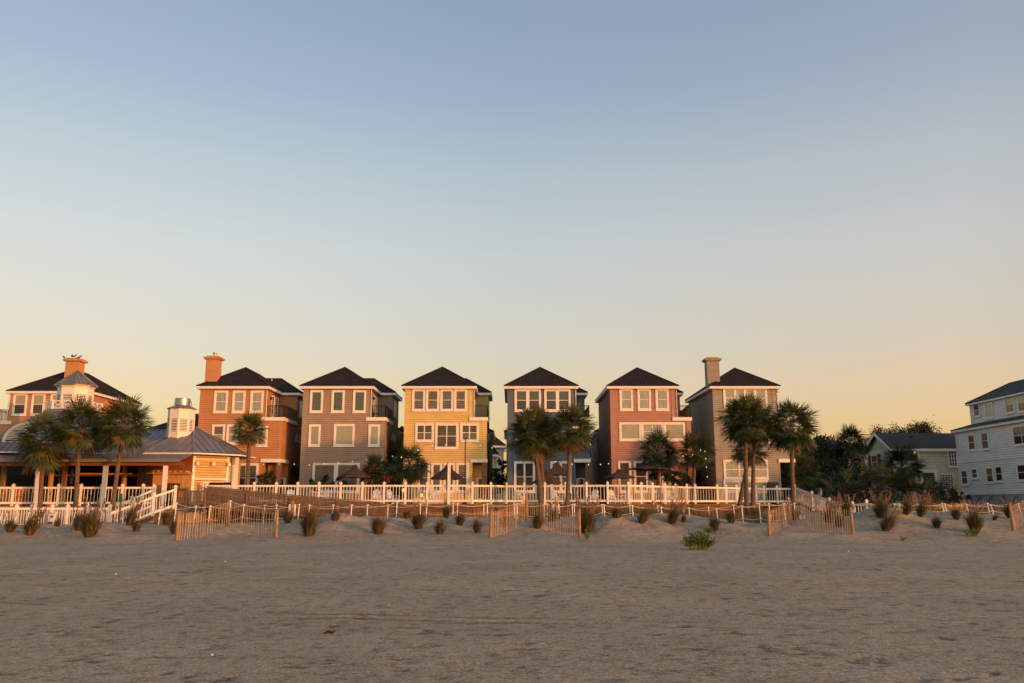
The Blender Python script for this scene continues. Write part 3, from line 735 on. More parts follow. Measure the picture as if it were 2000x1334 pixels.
#PART2
# ---------------------------------------------------------------- pavilion at the left
def octv(cx, cy, r, z, n=8, ph=22.5):
    return [Vector((cx + r * math.sin(R(ph + 360 / n * k)), cy - r * math.cos(R(ph + 360 / n * k)), z)) for k in range(n)]
def octroof(mb, cx, cy, rings, seam=.5, th=.08):
    prev = None
    for r, z in rings:
        cur = octv(cx, cy, r, z)
        if prev:
            for k in range(8):
                a, b, c, d = prev[k - 1], prev[k], cur[k], cur[k - 1]
                poly = [a, b, c, d] if r > .01 else [a, b, c]
                mb.face(poly); ribs(mb, poly, seam, .045, .045)
                mb.bar(b + Vector((0, 0, .02)), c + Vector((0, 0, .02)), .14, .07)
        prev = cur
    base = octv(cx, cy, rings[0][0], rings[0][1] - th)
    mb.face(base[::-1])
    top = octv(cx, cy, rings[0][0], rings[0][1])
    for k in range(8): mb.face([base[k - 1], base[k], top[k], top[k - 1]])
    if rings[-1][0] > .01: mb.face(octv(cx, cy, *rings[-1]))
def clap_edge(mb, a, b, z0, z1, step=.17, lip=.022):
    d = Vector((b[0] - a[0], b[1] - a[1], 0)); n = Vector((d.y, -d.x, 0)).normalized() * lip
    A = Vector((a[0], a[1], 0)); B_ = Vector((b[0], b[1], 0)); z = z0; Z = lambda p, q: Vector((p.x, p.y, q))
    while z < z1 - .01:
        t = min(z + step, z1)
        mb.face([Z(A + n, z), Z(B_ + n, z), Z(B_, t), Z(A, t)]); mb.face([Z(A, z), Z(B_, z), Z(B_ + n, z), Z(A + n, z)]); z = t
pv = empty('beach_pavilion', (-33, 66, 1.55), 'open-sided beach pavilion with grey standing-seam roofs and white cupolas', 'pavilion')
C1 = (-35.5, 69.0); C2 = (-25.0, 67.0)
m = MB(); octroof(m, *C1, [(7.5, 5.45), (4.3, 7.72), (1.7, 9.15)]); r1 = m.build('roof', ZINC, pv)
m = MB(); octroof(m, *C2, [(4.75, 5.40), (.02, 7.75)]); r2 = m.build('roof', ZINC, pv)
m = MB(); hip(m, -37, -23.4, 64.4, 73, 5.42, .5, 'x', seam=.5); m.build('roof', ZINC, pv)
m = MB()
for (cx, cy), r, z in ((C1, 7.56, 5.40), (C2, 4.81, 5.35)):
    v = octv(cx, cy, r, z)
    for k in range(8): m.bar(v[k - 1], v[k], .09, .09)
m.build('gutter', WHITE, pv)
m = MB(); xa, xb = -52.0, P(372, 890, 62).x
c = [(xa, 61.2, 4.84), (xb - .4, 61.2, 4.84), (xb, 62.66, 5.34), (xa, 62.66, 5.34)]
m.hexa([(x, y, z - .05) for x, y, z in c] + c)
m.hexa([(xa, 61.17, 4.66), (xb - .41, 61.17, 4.66), (xb - .41, 61.21, 4.66), (xa, 61.21, 4.66), (xa, 61.17, 4.86), (xb - .41, 61.17, 4.86), (xb - .41, 61.21, 4.86), (xa, 61.21, 4.86)])
m.build('awning', AWN, pv)
m = MB(); m.box(-52, xb - .3, 61.55, 61.8, 4.42, 4.64); m.build('beam', ORW, pv)
for q in ((-52, xb - .8, 66.0, 66.25, 4.6, 4.9), (-37, -28.8, 67.6, 67.8, 3.85, 4.05), (-33, -28.8, 65.2, 65.4, 3.9, 4.02), (-50, -44, 69, 69.2, 3.6, 3.8)):
    m = MB(); m.box(*q); m.build('beam', ORI, pv)
for u in (73, 203.5, 321):
    p = P(u, 950, 61.45); post_mb((p.x, 61.45, 1.2), 3.2, .13, False).build('awning_post', WHITE, pv)
for u in (7, 100, 126, 243):
    p = P(u, 930, 66); m = MB(); m.lathe((p.x, 66, 1.55), [(.24, 0), (.24, .15), (.2, .2), (.19, 3.1), (.24, 3.2), (.24, 3.3)], 14); m.build('column', TANW, pv, True)
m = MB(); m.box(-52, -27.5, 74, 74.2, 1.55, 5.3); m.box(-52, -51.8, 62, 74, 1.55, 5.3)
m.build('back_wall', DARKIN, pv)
for u0, u1 in ((66, 73), (89, 95), (114, 121), (136, 147)):
    a, b = P(u0, 925, 74), P(u1, 925, 74); window(pv, FRONT(0, 73.98), a.x, b.x, 2.6, 4.75, G_CURT, 1, 3, cw=.06, trim=DARKIN, sill=False, rail=.16)
m = MB(); a, b = P(8, 945, 68), P(42, 945, 68); m.box(a.x, b.x, 68, 69.2, 1.55, 2.95); m.box(a.x - .2, b.x + .2, 67.8, 69.3, 2.95, 3.05); m.build('bar_counter', ORI, pv)
# walled kitchen under the smaller roof
m = MB(); W8 = octv(*C2, 3.72, 0)
for k in range(8):
    if k not in (1, 2): continue
    clap_edge(m, W8[k - 1], W8[k], 1.52, 5.3, .19)
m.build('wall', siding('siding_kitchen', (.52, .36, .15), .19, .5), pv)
m = MB()
for k in (3, 4, 5, 6, 7): clap_edge(m, W8[k - 1], W8[k], 1.55, 5.3)
m.build('wall', ORW, pv)
m = MB(); a, b = W8[-1], W8[0]
n_ = 14
for k in range(n_):
    p0 = a.lerp(b, (k + .06) / n_); p1 = a.lerp(b, (k + .94) / n_)
    m.box(p0.x, p1.x, p0.y - .02, p0.y + .05, 1.55, 3.9)
m.box(a.x, b.x, a.y - .01, a.y + .04, 1.55, 3.9)
m.box(a.x - .3, b.x + .1, a.y - .5, a.y - .03, 3.9, 4.0)
for k in range(7):
    x = a.x + .2 + (b.x - a.x - .4) * k / 6; m.box(x - .05, x + .05, a.y - .7, a.y - .02, 4.0, 4.12)
m.build('wall', TANW, pv)
m = MB(); m.box(a.x, b.x, a.y - .015, a.y + .03, 3.9, 5.3); m.build('upper_wall', ORW, pv)  # shade above the lit boards, put into the wall colour
m = MB(); q0, q1 = P(411, 945, 64.2), P(452, 945, 64.2); m.box(q0.x, q1.x, 64.1, 64.5, 2.95, 3.3); m.build('counter', BLACK, pv)
def frame_on(a, b): e = (b - a).normalized(); return (Vector((a.x, a.y, 0)), e, Vector((e.y, -e.x, 0)))
f45 = frame_on(W8[0], W8[1]); ln = (W8[1] - W8[0]).length
window(pv, f45, .85, 1.75, 1.9, 3.35, TANW, 1, 1, cw=.07, sill=False); window(pv, f45, 1.8, 2.6, 1.9, 3.35, YELW, 1, 1, cw=.05, sill=False)
m = MB(); m.lbox(f45, -.02, ln + .02, -.01, .07, 3.5, 3.62); m.lbox(f45, -.02, ln + .02, -.01, .07, 4.95, 5.05); m.lbox(f45, 0, .2, -.01, .06, 1.55, 5.2); m.lbox(f45, ln - .18, ln, -.01, .06, 1.55, 5.2); m.build('trim', WHITE, pv)
f90 = frame_on(W8[1], W8[2])
m = MB()
m.lbox(f90, .3, 1.5, -.02, .06, 1.55, 4.7)
for k in range(9): m.lbox(f90, .42, 1.38, .05, .10, 3.1 + k * .16, 3.19 + k * .16)
m.build('louvre_door', WHITE, pv)
for t in (.25, 1.5, 2.75):
    m = MB(); p = f45[0] + f45[1] * t + f45[2] * .25; m.lathe((p.x, p.y, 4.55), [(.05, .3), (.12, .22), (.15, 0), (.02, -.01)], 10); q = p - f45[2] * .25; m.bar((q.x, q.y, 4.8), (p.x, p.y, 4.82), .05, .05); m.build('wall_lamp', WHITE, pv)
m = MB(); p = P(461, 930, 65.6); m.box(p.x - .11, p.x + .11, 65.5, 65.72, 1.55, 5.2); m.build('corner_post', WHITE, pv)
# arched louvre dormer
m = MB(); ax, az, ar, ah, ay = -35.45, 6.22, 2.1, 1.55, 63.05
arc = [(ax - ar * math.cos(math.pi * k / 16), az + ah * math.sin(math.pi * k / 16)) for k in range(17)]
ain = [(ax - (ar - .2) * math.cos(math.pi * k / 16), az + (ah - .2) * math.sin(math.pi * k / 16)) for k in range(17)]
for k in range(16):
    (x0, z0), (x1, z1) = arc[k], arc[k + 1]; (i0, j0), (i1, j1) = ain[k], ain[k + 1]
    m.hexa([(x0, ay, z0), (i0, ay, j0), (i0, ay + .3, j0), (x0, ay + .3, z0), (x1, ay, z1), (i1, ay, j1), (i1, ay + .3, j1), (x1, ay + .3, z1)])
m.box(ax - ar, ax + ar, ay + .002, ay + .28, az - .12, az + .02)
for k in range(1, 12):
    zz = az + .05 + k * .115; hw = (ar - .2) * math.sqrt(max(0, 1 - ((zz + .05 - az) / (ah - .2)) ** 2))
    if hw > .1: m.hexa([(ax - hw, ay + .05, zz), (ax + hw, ay + .05, zz), (ax + hw, ay + .16, zz + .06), (ax - hw, ay + .16, zz + .06), (ax - hw, ay + .05, zz + .03), (ax + hw, ay + .05, zz + .03), (ax + hw, ay + .16, zz + .09), (ax - hw, ay + .16, zz + .09)])
ar_o = m.build('arched_vent', WHITE, pv)
m = MB()
for k in range(16):
    (x0, z0), (x1, z1) = arc[k], arc[k + 1]
    m.face([(x0, ay - .08, z0 + .05), (x1, ay - .08, z1 + .05), (x1, 67.5, z1 + .05), (x0, 67.5, z0 + .05)][::-1]); m.face([(x0, ay - .08, z0 - .02), (x1, ay - .08, z1 - .02), (x1, ay - .08, z1 + .05), (x0, ay - .08, z0 + .05)])
m.face([(x, ay + .2, z) for x, z in ain])
m.build('dormer_roof', ZINC, ar_o)
# big cupola with balustrade
zb, zt, za = 9.1, P(142, 751, 67.8).z, P(142, 724, 69).z
m = MB(); v = octv(*C1, 1.34, 0); zm = zb + (zt - zb) * .62
for k in range(8):
    a, b = v[k - 1], v[k]; clap_edge(m, a, b, zm, zt, .22, .012)
    m.face([Vector((a.x, a.y, zb)), Vector((b.x, b.y, zb)), Vector((b.x, b.y, zb + .5)), Vector((a.x, a.y, zb + .5))])
    fr = frame_on(a, b); l = (b - a).length
    m.lbox(fr, 0, .14, -.1, .02, zb, zm + .05); m.lbox(fr, l - .14, l, -.1, .02, zb, zm + .05)
    m.lbox(fr, -.03, l + .03, -.08, .08, zt - .16, zt)
    nl = int((zm - zb - .5) / .13)
    for q in range(nl + 1):
        z = zb + .5 + q * .13; A, B_ = fr[0] + fr[1] * .14, fr[0] + fr[1] * (l - .14); o = fr[2] * .06
        U = lambda p, h: Vector((p.x, p.y, h))
        m.hexa([U(A + o * .2, z), U(B_ + o * .2, z), U(B_ - o, z + .07), U(A - o, z + .07), U(A + o * .2, z + .015), U(B_ + o * .2, z + .015), U(B_ - o, z + .085), U(A - o, z + .085)])
cu = m.build('cupola', WHITE, pv)
m = MB(); octroof(m, *C1, [(1.62, zt + .03), (.02, za)], .28); m.build('cupola_roof', ZINC, cu)
m = MB(); m.lathe((C1[0], C1[1], 0), [(1.1, zb), (1.1, zt - .1)], 8, R(22.5)); m.build('louvre_core', DARKIN, cu)
m = MB(); v = octv(*C1, 2.0, zb - .05); U = Vector((0, 0, 1))
for k in range(8):
    a, b = v[k - 1], v[k]; m.box(b.x - .07, b.x + .07, b.y - .07, b.y + .07, zb - .2, zb + .72)
    m.bar(a + U * .68, b + U * .68, .08, .08); m.bar(a + U * .12, b + U * .12, .08, .08)
    c_ = (a + b) / 2; m.bar(c_ + U * .12, c_ + U * .68, .06, .06)
    for s, t in ((a, c_), (c_, b)): m.bar(s + U * .14, t + U * .66, .045, .045); m.bar(s + U * .66, t + U * .14, .04, .04)
m.build('balustrade', WHITE, cu)
m = MB(); m.lathe((C1[0], C1[1], 0), [(2.2, zb - .25), (2.2, zb - .02)], 8, R(22.5)); m.build('cupola_base', ZINC, cu)
# small vent cupola
vx, vy = P(354, 820, 65.9).x, 65.9; z0, z1, z2, z3 = 6.2, P(354, 798, 65.2).z, P(354, 791, 65.4).z, P(354, 777, 65.4).z
m = MB(); v = octv(vx, vy, 1.0, 0, 8, 10); zs = z1 - .75
for k in range(8):
    a, b = v[k - 1], v[k]; fr = frame_on(a, b); l = (b - a).length
    m.lbox(fr, 0, l, -.1, 0, zs, z1); m.lbox(fr, 0, l, -.1, 0, z0, zs - 1.0); m.lbox(fr, 0, .12, -.1, .01, z0, z1); m.lbox(fr, l - .12, l, -.1, .01, z0, z1); m.lbox(fr, -.02, l + .02, -.1, .03, zs - .04, zs + .02)
    for q in range(8):
        z = zs - .97 + q * .118; A, B_ = fr[0] + fr[1] * .12, fr[0] + fr[1] * (l - .12); o = fr[2] * .07
        U2 = lambda p, h: Vector((p.x, p.y, h))
        m.hexa([U2(A, z), U2(B_, z), U2(B_ - o, z + .06), U2(A - o, z + .06), U2(A, z + .018), U2(B_, z + .018), U2(B_ - o, z + .078), U2(A - o, z + .078)])
vc = m.build('vent_cupola', WHITE, pv)
m = MB(); m.lathe((vx, vy, 0), [(.8, z0), (.8, z1 - .02)], 8, R(10)); m.build('louvre_core', DARKIN, vc)
m = MB(); m.lathe((vx, vy, 0), [(1.08, z1), (1.1, z1 + .05), (.58, z2 + .02), (.58, z3 - .04), (.54, z3)], 24); m.tube([(vx + .58, vy - .1, z2 + .35), (vx + .75, vy - .12, z2 + .3), (vx + .75, vy - .12, z2 - .02)], .03, 6); m.build('metal_cap', STEEL, vc)
gt = MB(); a, b = P(321, 948, 62.6), P(350, 948, 62.6)
for k in range(9):
    x = a.x + (b.x - a.x) * k / 8; gt.box(x - .04, x + .04, 62.58, 62.62, 1.6, 3.15)
gt.box(a.x - .05, b.x + .05, 62.55, 62.58, 3.1, 3.2); gt.box(a.x - .05, b.x + .05, 62.55, 62.58, 2.75, 2.82); gt.box(a.x - .08, a.x + .6, 62.62, 62.66, 1.6, 2.75)
tag(gt.build('patio_gate', BLACK), 'dark slatted gate beside the pavilion at the top of the left ramp', 'gate')

# ---------------------------------------------------------------- palms
def frond(gm, rnd, base, az, el, L1, L2, nb, mi, sag):
    """one fan leaf: a stalk, then narrow blades spreading from the curved rib"""
    gm.mi = mi
    d = Vector((math.cos(az) * math.cos(el), math.sin(az) * math.cos(el), math.sin(el)))
    tip = base + d * L1 + Vector((0, 0, -sag * L1 * .22))
    sd_ = Vector((-math.sin(az), math.cos(az), 0)); w_ = .02
    gm.face([base - sd_ * w_, base + sd_ * w_, tip + sd_ * w_ * .6, tip - sd_ * w_ * .6])
    d2 = (d + Vector((0, 0, -sag * .6))).normalized()
    up = sd_.cross(d2); roll = rnd.uniform(-.6, .6)
    s2 = (sd_ * math.cos(roll) + up * math.sin(roll)); u2 = s2.cross(d2)
    for k in range(nb):
        t = -1 + 2 * k / (nb - 1); a = t * R(112) + rnd.uniform(-.03, .03)
        dirb = (d2 * math.cos(a) + s2 * math.sin(a) + u2 * (.10 + .32 * abs(t) + rnd.uniform(-.16, .16))).normalized()
        ln = L2 * (1 - .30 * t * t) * rnd.uniform(.78, 1.12)
        st = tip + d2 * (.18 * L2 * (1 - abs(t)))
        mid = st + dirb * ln * .52 + Vector((0, 0, -sag * ln * .06))
        end = st + dirb * ln + Vector((0, 0, -sag * ln * (.14 + .30 * rnd.random() ** 2)))
        n = dirb.cross(s2 if abs(t) < .6 else d2); n = n.normalized() if n.length > 1e-4 else up
        wv = n.cross(dirb).normalized() * (.027 + .010 * rnd.random())
        gm.face([st, mid - wv, mid + wv]); gm.face([mid - wv, end, mid + wv])
def palm_meshes(seed, rad=2.0, nf=58, nb=22, dead=14, low=-60, mats=None, top=88):
    rnd = random.Random(seed); G_ = MB(); D_ = MB()
    s0, s1 = math.sin(R(top)), math.sin(R(low))
    for i in range(nf):
        f = (i + .5) / nf; el = math.asin(max(-1, min(1, s0 + (s1 - s0) * f))) + R(rnd.uniform(-10, 10)); az = i * 2.39996 + rnd.uniform(-.35, .35)
        L1 = rad * rnd.uniform(.34, .62); L2 = rad * rnd.uniform(.42, .56)
        mi = 0 if rnd.random() < .66 else 1
        if f > .86 and rnd.random() < .3: mi = 2
        b = Vector((math.cos(az) * .1, math.sin(az) * .1, .15 - .45 * f))
        frond(G_, rnd, b, az, el, L1, L2, nb, mi, .12 + .42 * f)
    for i in range(dead):
        az = rnd.uniform(0, 6.28); el = R(rnd.uniform(-72, -30)); b = Vector((math.cos(az) * .14, math.sin(az) * .14, -.3))
        frond(D_, rnd, b, az, el, rad * rnd.uniform(.3, .45), rad * rnd.uniform(.3, .42), 14, 0, .75)
    B_ = MB()
    for i in range(46):
        az = i * 2.39996; h = -.35 - 1.0 * i / 46; o = Vector((math.cos(az), math.sin(az), 0)); s = Vector((-o.y, o.x, 0)) * .06
        a = o * .13 + Vector((0, 0, h)); e = o * (.30 + .1 * rnd.random()) + Vector((0, 0, h + .34 + .1 * rnd.random()))
        B_.face([a - s, a + s, e + s * .5, e - s * .5]); B_.face([a - s + o * .03, e - s * .5, e + s * .5, a + s + o * .03])
    return G_, D_, B_
PALM_MATS = [FR1, FR2, FR3]; PROTO = {}
def palm(label, u, v, Y, ub, vb=None, rad=2.0, kind=0, rot=0.0, zb=None, bend=.0, tr=.15, boots=True, dead=True, group='palm trees along the beach', name='palm_tree', mats=None):
    c = P(u, v, Y); b = P(ub, 975, Y)
    z0 = zb if zb is not None else gz(b.x, Y) - .1
    root = empty(name, (b.x, Y, z0), label, 'palm', group)
    key = (kind, mats is None)
    if key not in PROTO:
        specs = [(11, 2.0, 96, 28, 8, -48), (12, 2.0, 92, 28, 18, -50), (13, 2.0, 98, 28, 4, -40), (14, 2.0, 76, 26, 6, -34)][kind]
        G_, D_, B_ = palm_meshes(specs[0], specs[1], specs[2], specs[3], specs[4], specs[5])
        ms = mats or PALM_MATS
        PROTO[key] = (G_.build('crown', ms), D_.build('dead_fronds', FR3 if mats is None else ms[2]), B_.build('leaf_base', BOOT if mats is None else BARK))
        first = True
    else: first = False
    parts = PROTO[key]
    for i, o in enumerate(parts):
        if i == 1 and not dead: continue
        if i == 2 and not boots: continue
        q = bpy.data.objects.new(o.name.split('.')[0], o.data); COL.objects.link(q)
        q.parent = root; q.location = c - Vector((b.x, Y, z0)); q.rotation_euler = (0, 0, rot); s = rad / 2.0
        q.scale = (s, s, s) if i < 2 else (tr / .15, tr / .15, s)
    m = MB(); H = c.z - z0; pts = []; rs = []
    for k in range(15):
        t = k / 14; x = b.x + (c.x - b.x) * (t ** (1 + bend)); z = z0 + (H - .2) * t
        pts.append((x, Y, z)); rs.append(tr * (1.15 - .3 * t) * (1 + .05 * math.sin(k * 2.6)) * (1.25 if t == 0 else 1))
    m.tube(pts, rs, 10); m.build('trunk', TRUNK, root, True)
    return root
palm('palm with drooping brown lower fronds in front of the pavilion, leftmost of the three', 86, 862, 60.3, 81, rad=1.98, kind=1, rot=.4, zb=.3)
palm('middle palm of the three standing before the pavilion', 157, 833, 60.5, 150, rad=1.95, kind=0, rot=1.9, zb=.3)
palm('tall palm right of the big cupola with a slightly curved trunk', 243, 830, 60.2, 221, rad=1.98, kind=0, rot=3.3, bend=.7, zb=.3)
palm('small palm growing before the orange house', 488, 838, 66.5, 482, rad=1.45, kind=3, rot=.9, zb=1.5, tr=.16)
palm('short thick palm at the left corner of the yellow house', 800, 908, 70.5, 800, rad=1.75, kind=3, rot=2.2, zb=1.6, tr=.22)
palm('dark palm in the shade of the gap between the taupe and yellow houses', 772, 900, 79, 772, rad=2.0, kind=2, rot=.2, zb=1.6, dead=False)
palm('small bushy palm behind the umbrella at the taupe house', 733, 915, 70, 733, rad=1.25, kind=3, rot=4, zb=1.6, dead=False, boots=False)
palm('wide leaning palm with brown skirt before the blue house', 1038, 846, 60.8, 1058, rad=1.88, kind=1, rot=2.6, bend=.9, tr=.17, zb=.5)
palm('dark palm directly behind the leaning palm at the blue house', 1052, 848, 63.9, 1064, rad=1.9, kind=0, rot=5.2, zb=1.7, tr=.16)
palm('straight palm in front of the right half of the blue house', 1114, 838, 60.3, 1106, rad=1.8, kind=0, rot=.3, zb=.5)
palm('low palm in front of the middle windows of the pink house', 1285, 884, 70.5, 1287, rad=2.0, kind=3, rot=1.2, zb=1.6)
palm('shaded palm at the right corner of the pink house', 1357, 880, 73.2, 1352, rad=1.7, kind=3, rot=3.1, zb=1.6)
palm('dense tall palm, front one of the pair before the grey-beige house', 1455, 822, 61.0, 1456.5, rad=1.95, kind=2, rot=.5, zb=.5)
palm('palm close behind the dense tall one, its trunk just to the right', 1472, 825, 62.3, 1468, rad=1.75, kind=0, rot=2.3, zb=.5)
palm('short palm half hidden behind the tall pair at the grey-beige house', 1463, 880, 66, 1443, rad=1.5, kind=3, rot=4.4, zb=1.5, tr=.16)
palm('palm with airy round crown at the right end of the house row', 1545, 836, 61.2, 1549, rad=2.0, kind=2, rot=5.5, bend=.8, zb=.5)
palm('trunkless bushy palm behind the right end of the deck railing', 1556, 925, 77.3, 1556, rad=2.1, kind=1, rot=1.1, zb=1.6, boots=False, tr=.25)
DARKP = [FRD, FR1, BOOT]
palm('dark palm with thin pale trunk in front of the far cottage', 1662, 864, 86, 1672, rad=1.75, kind=0, rot=.8, zb=.9, mats=DARKP, tr=.2)
palm('bushy dark palm in front of the sage green house', 1763, 912, 75, 1768, rad=2.0, kind=1, rot=2.9, zb=.9, mats=DARKP)
for o in [q for t in PROTO.values() for q in t]: bpy.data.objects.remove(o)
# palmetto shrubs on the right
SPR = []
for sd_ in (31, 32):
    G_, D_, B_ = palm_meshes(sd_, 1.6, 34, 18, 5, -8, top=80); SPR.append(G_.build('fronds', [FRD, FR1, FR3]))
def palmetto(label, u, v, Y, s, i, rot):
    p = P(u, v, Y); o = bpy.data.objects.new('palmetto_shrub', SPR[i].data); COL.objects.link(o); o.location = p; o.scale = (s, s, s); o.rotation_euler = (0, 0, rot)
    tag(o, label, 'shrub', 'palmetto shrubs below the sage house')
palmetto('tall palmetto shrub right of the stair railing, left of the others', 1645, 958, 70, 1.35, 0, 0)
palmetto('palmetto shrub below the thin dark palm', 1688, 952, 72, 1.5, 1, 1)
palmetto('palmetto shrub under the gable window of the sage house', 1722, 955, 73, 1.4, 0, 2)
palmetto('low palmetto shrub below the porch of the sage house', 1800, 968, 71, 1.1, 1, 3)
palmetto('small palmetto shrub beside the lattice of the sage house', 1838, 970, 72, 1.0, 0, 4)
palmetto('palmetto shrub right behind the back stair landing', 1612, 968, 77, 1.2, 1, 5)
for o in SPR: bpy.data.objects.remove(o)

# ---------------------------------------------------------------- leafy trees, hedges
def leafcloud(m, rnd, c, rx, ry, rz, clumps, per, size, low=-.75):
    """leaves gathered round twig ends; clumps sit deeper or further out so the outline stays ragged"""
    for i in range(clumps):
        a, b = rnd.uniform(0, 6.28), rnd.uniform(low, 1)
        r = rnd.uniform(.35, 1.0) ** .6; h = math.sqrt(max(0, 1 - b * b))
        cc = Vector((c[0] + rx * r * h * math.cos(a), c[1] + ry * r * h * math.sin(a), c[2] + rz * r * b)); cr = rnd.uniform(.16, .32) * min(rx, rz)
        for k in range(per):
            o = Vector((rnd.gauss(0, 1), rnd.gauss(0, 1), rnd.gauss(0, .8))) * cr * .55; p = cc + o
            q = Vector((rnd.gauss(0, 1), rnd.gauss(0, 1), rnd.gauss(0, 1))).normalized(); t = q.orthogonal().normalized(); s = q.cross(t)
            z = size * rnd.uniform(.6, 1.3); m.face([p - t * z, p + s * z * .5, p + t * z, p - s * z * .5])
def tree(label, u, vtop, Y, rx, rz, seed, group='dark trees right of the house row', zg=1.0, leaf=.17, clumps=34, per=60, mt=LEAF):
    rnd = random.Random(seed); top = P(u, vtop, Y); cz = top.z - rz; root = empty('leafy_tree', (top.x, Y, zg), label, 'tree', group)
    m = MB(); leafcloud(m, rnd, (top.x, Y, cz), rx, rx * .8, rz, int(clumps * 1.7), int(per * 1.1), leaf * .85); m.build('crown', mt, root)
    m = MB(); m.tube([(top.x, Y, zg - .2), (top.x + .1, Y, zg + (cz - zg) * .5), (top.x, Y, cz)], [.28, .22, .14], 8)
    for k in range(9):
        a = k * 1.3; m.tube([(top.x + .05, Y, zg + (cz - zg) * .6), (top.x + math.cos(a) * rx * .6, Y + math.sin(a) * rx * .5, cz + rz * (.3 + .5 * (k % 3) / 2))], [.12, .03], 6)
    m.build('trunk', BARK, root, True)
tree('dark round oak just right of the grey-beige house', 1588, 852, 88, 2.6, 2.9, 1, clumps=50, per=70)
tree('dark oak left of the thin palm', 1622, 846, 96, 2.8, 2.6, 2, clumps=44, per=70)
tree('low dark oak filling the shade under the oaks', 1618, 893, 84, 3.0, 2.2, 3, clumps=44, per=70)
tree('dark oak standing behind the far cottage', 1668, 868, 100, 2.4, 2.6, 4)
tree('sparse tree top showing over the left of the sage roof', 1738, 831, 108, 3.3, 2.8, 5, 'tree tops over the sage roof', clumps=70, per=90, leaf=.13)
tree('sparse tree top showing over the right of the sage roof', 1793, 828, 110, 3.2, 3.0, 6, 'tree tops over the sage roof', clumps=70, per=90, leaf=.13)
tree('broad dark oak behind the right stair railing', 1598, 862, 87, 3.6, 3.6, 9, clumps=70, per=80, leaf=.15)
tree('dark tree filling the gap left of the far cottage porch', 1648, 905, 82, 2.2, 1.8, 8, clumps=36, per=60)
def bush(label, u, v, Y, rx, rz, seed, mt=LEAF2, zc=None, red=0, group=None, name='hedge_bush', cat='bush', leaf=.11, n=22, per=60):
    rnd = random.Random(seed); p = P(u, v, Y); m = MB(); leafcloud(m, rnd, (p.x, Y, p.z), rx, rx * .6, rz, n, per, leaf)
    if red:
        m.mi = 1; leafcloud(m, rnd, (p.x, Y - .3, p.z), rx * .95, rx * .5, rz * .9, red, 9, .085)
    return tag(m.build(name, [mt, RED] if red else mt), label, cat, group)
bush('dark hedge in the gap between the yellow and blue houses', 976, 948, 79, 1.5, 1.5, 21)
bush('tall dark cypress-like hedge against the left wall of the blue house', 983, 930, 80, .7, 2.2, 22)
bush('bush with red blossoms beside the umbrella of the taupe house', 733, 934, 69, 1.3, 1.1, 23, red=22, name='flowering_bush')
bush('low green planting under the wide window of the taupe house', 640, 946, 71, 2.0, .7, 24)
bush('red flowering bush behind the umbrellas of the pink house', 1288, 925, 72, .9, .9, 25, red=14, name='flowering_bush')
bush('green bush at the porch of the pink house', 1322, 938, 71, 1.1, .9, 26)
bush('green bush between the orange house wall and its porch', 521, 940, 74, .8, .9, 27)
bush('dark bush in the gap between the orange and taupe houses', 574, 940, 80, 1.3, 1.4, 28)
bush('dark bush in the gap between the pink and grey-beige houses', 1375, 938, 82, 1.3, 1.4, 29)
bush('low dark bush in front of the lattice of the sage house', 1860, 972, 72, 1.5, .6, 30)
bush('dark bush below the porch of the sage house', 1815, 960, 76, 1.6, .8, 33)
bush('dark bush in front of the palmetto shrubs', 1700, 972, 66, 2.2, .6, 34)
bush('dark undergrowth bush behind the right stair railing', 1625, 958, 80, 2.4, 1.5, 35)

# ---------------------------------------------------------------- houses at the right
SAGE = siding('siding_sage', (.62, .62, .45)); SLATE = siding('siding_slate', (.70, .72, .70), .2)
sg = empty('sage_house', (40, 84, .9), 'sage green two-storey house with a white-trimmed gable and dark roof', 'house')
xl, ys0, ys1 = 37.15, 84.0, 89.7; ez, rz = P(1737, 873, 84).z, P(1714, 846, 86.85).z
m = MB(); clap(m, xl, 56, ys0, ys1, .9, ez - .1, 'FRBL')
ym = (ys0 + ys1) / 2
m.face([(xl, ys1, ez - .1), (xl, ys0, ez - .1), (xl, ym, rz - .15)])
m.build('wall', SAGE, sg)
m = MB(); o = .4
A, B_, C_, D_ = (xl - o, ys0 - o, ez - .18), (56.4, ys0 - o, ez - .18), (56.4, ym, rz), (xl - o, ym, rz); E_, F_ = (56.4, ys1 + o, ez - .18), (xl - o, ys1 + o, ez - .18)
m.face([A, B_, C_, D_]); m.face([D_, C_, E_, F_]); dn = lambda p: (p[0], p[1], p[2] - .12)
m.face([dn(D_), dn(C_), dn(B_), dn(A)]); m.face([dn(F_), dn(E_), dn(C_), dn(D_)]); m.face([dn(A), dn(B_), B_, A]); m.face([A, D_, dn(D_), dn(A)]); m.face([D_, F_, dn(F_), dn(D_)]); m.face([F_, E_, dn(E_), dn(F_)])
m.build('roof', ROOF2, sg)
m = MB()
V = Vector
m.bar(V((xl - o - .03, ys0 - o, ez - .28)), V((xl - o - .03, ym, rz - .10)), .06, .26); m.bar(V((xl - o - .03, ym, rz - .10)), V((xl - o - .03, ys1 + o, ez - .28)), .06, .26)
m.box(xl - .05, xl + .02, ys0 - .05, ys1 + .05, ez - .42, ez - .16); m.box(xl - o, 56, ys0 - o - .04, ys0 - o, ez - .44, ez - .19); m.box(xl - o, 56, ys0 - o, ys0 - .03, ez - .44, ez - .40)
m.box(xl - .04, xl + .12, ys0 - .05, ys0 + .12, .9, ez - .44); m.build('eave', WHITE, sg)
def wfront(root, Y, u0, u1, v0, v1, pane, cols, rows, trim=WHITE, cw=.14, **k):
    a, b = P(u0, v1, Y), P(u1, v0, Y); return window(root, FRONT(0, Y - .012), a.x, b.x, a.z, b.z, pane, cols, rows, cw=cw, trim=trim, **k)
wfront(sg, ys0, 1852, 1868.5, 877, 913, G_DARK, 3, 4, mull=.07, rail=.07)
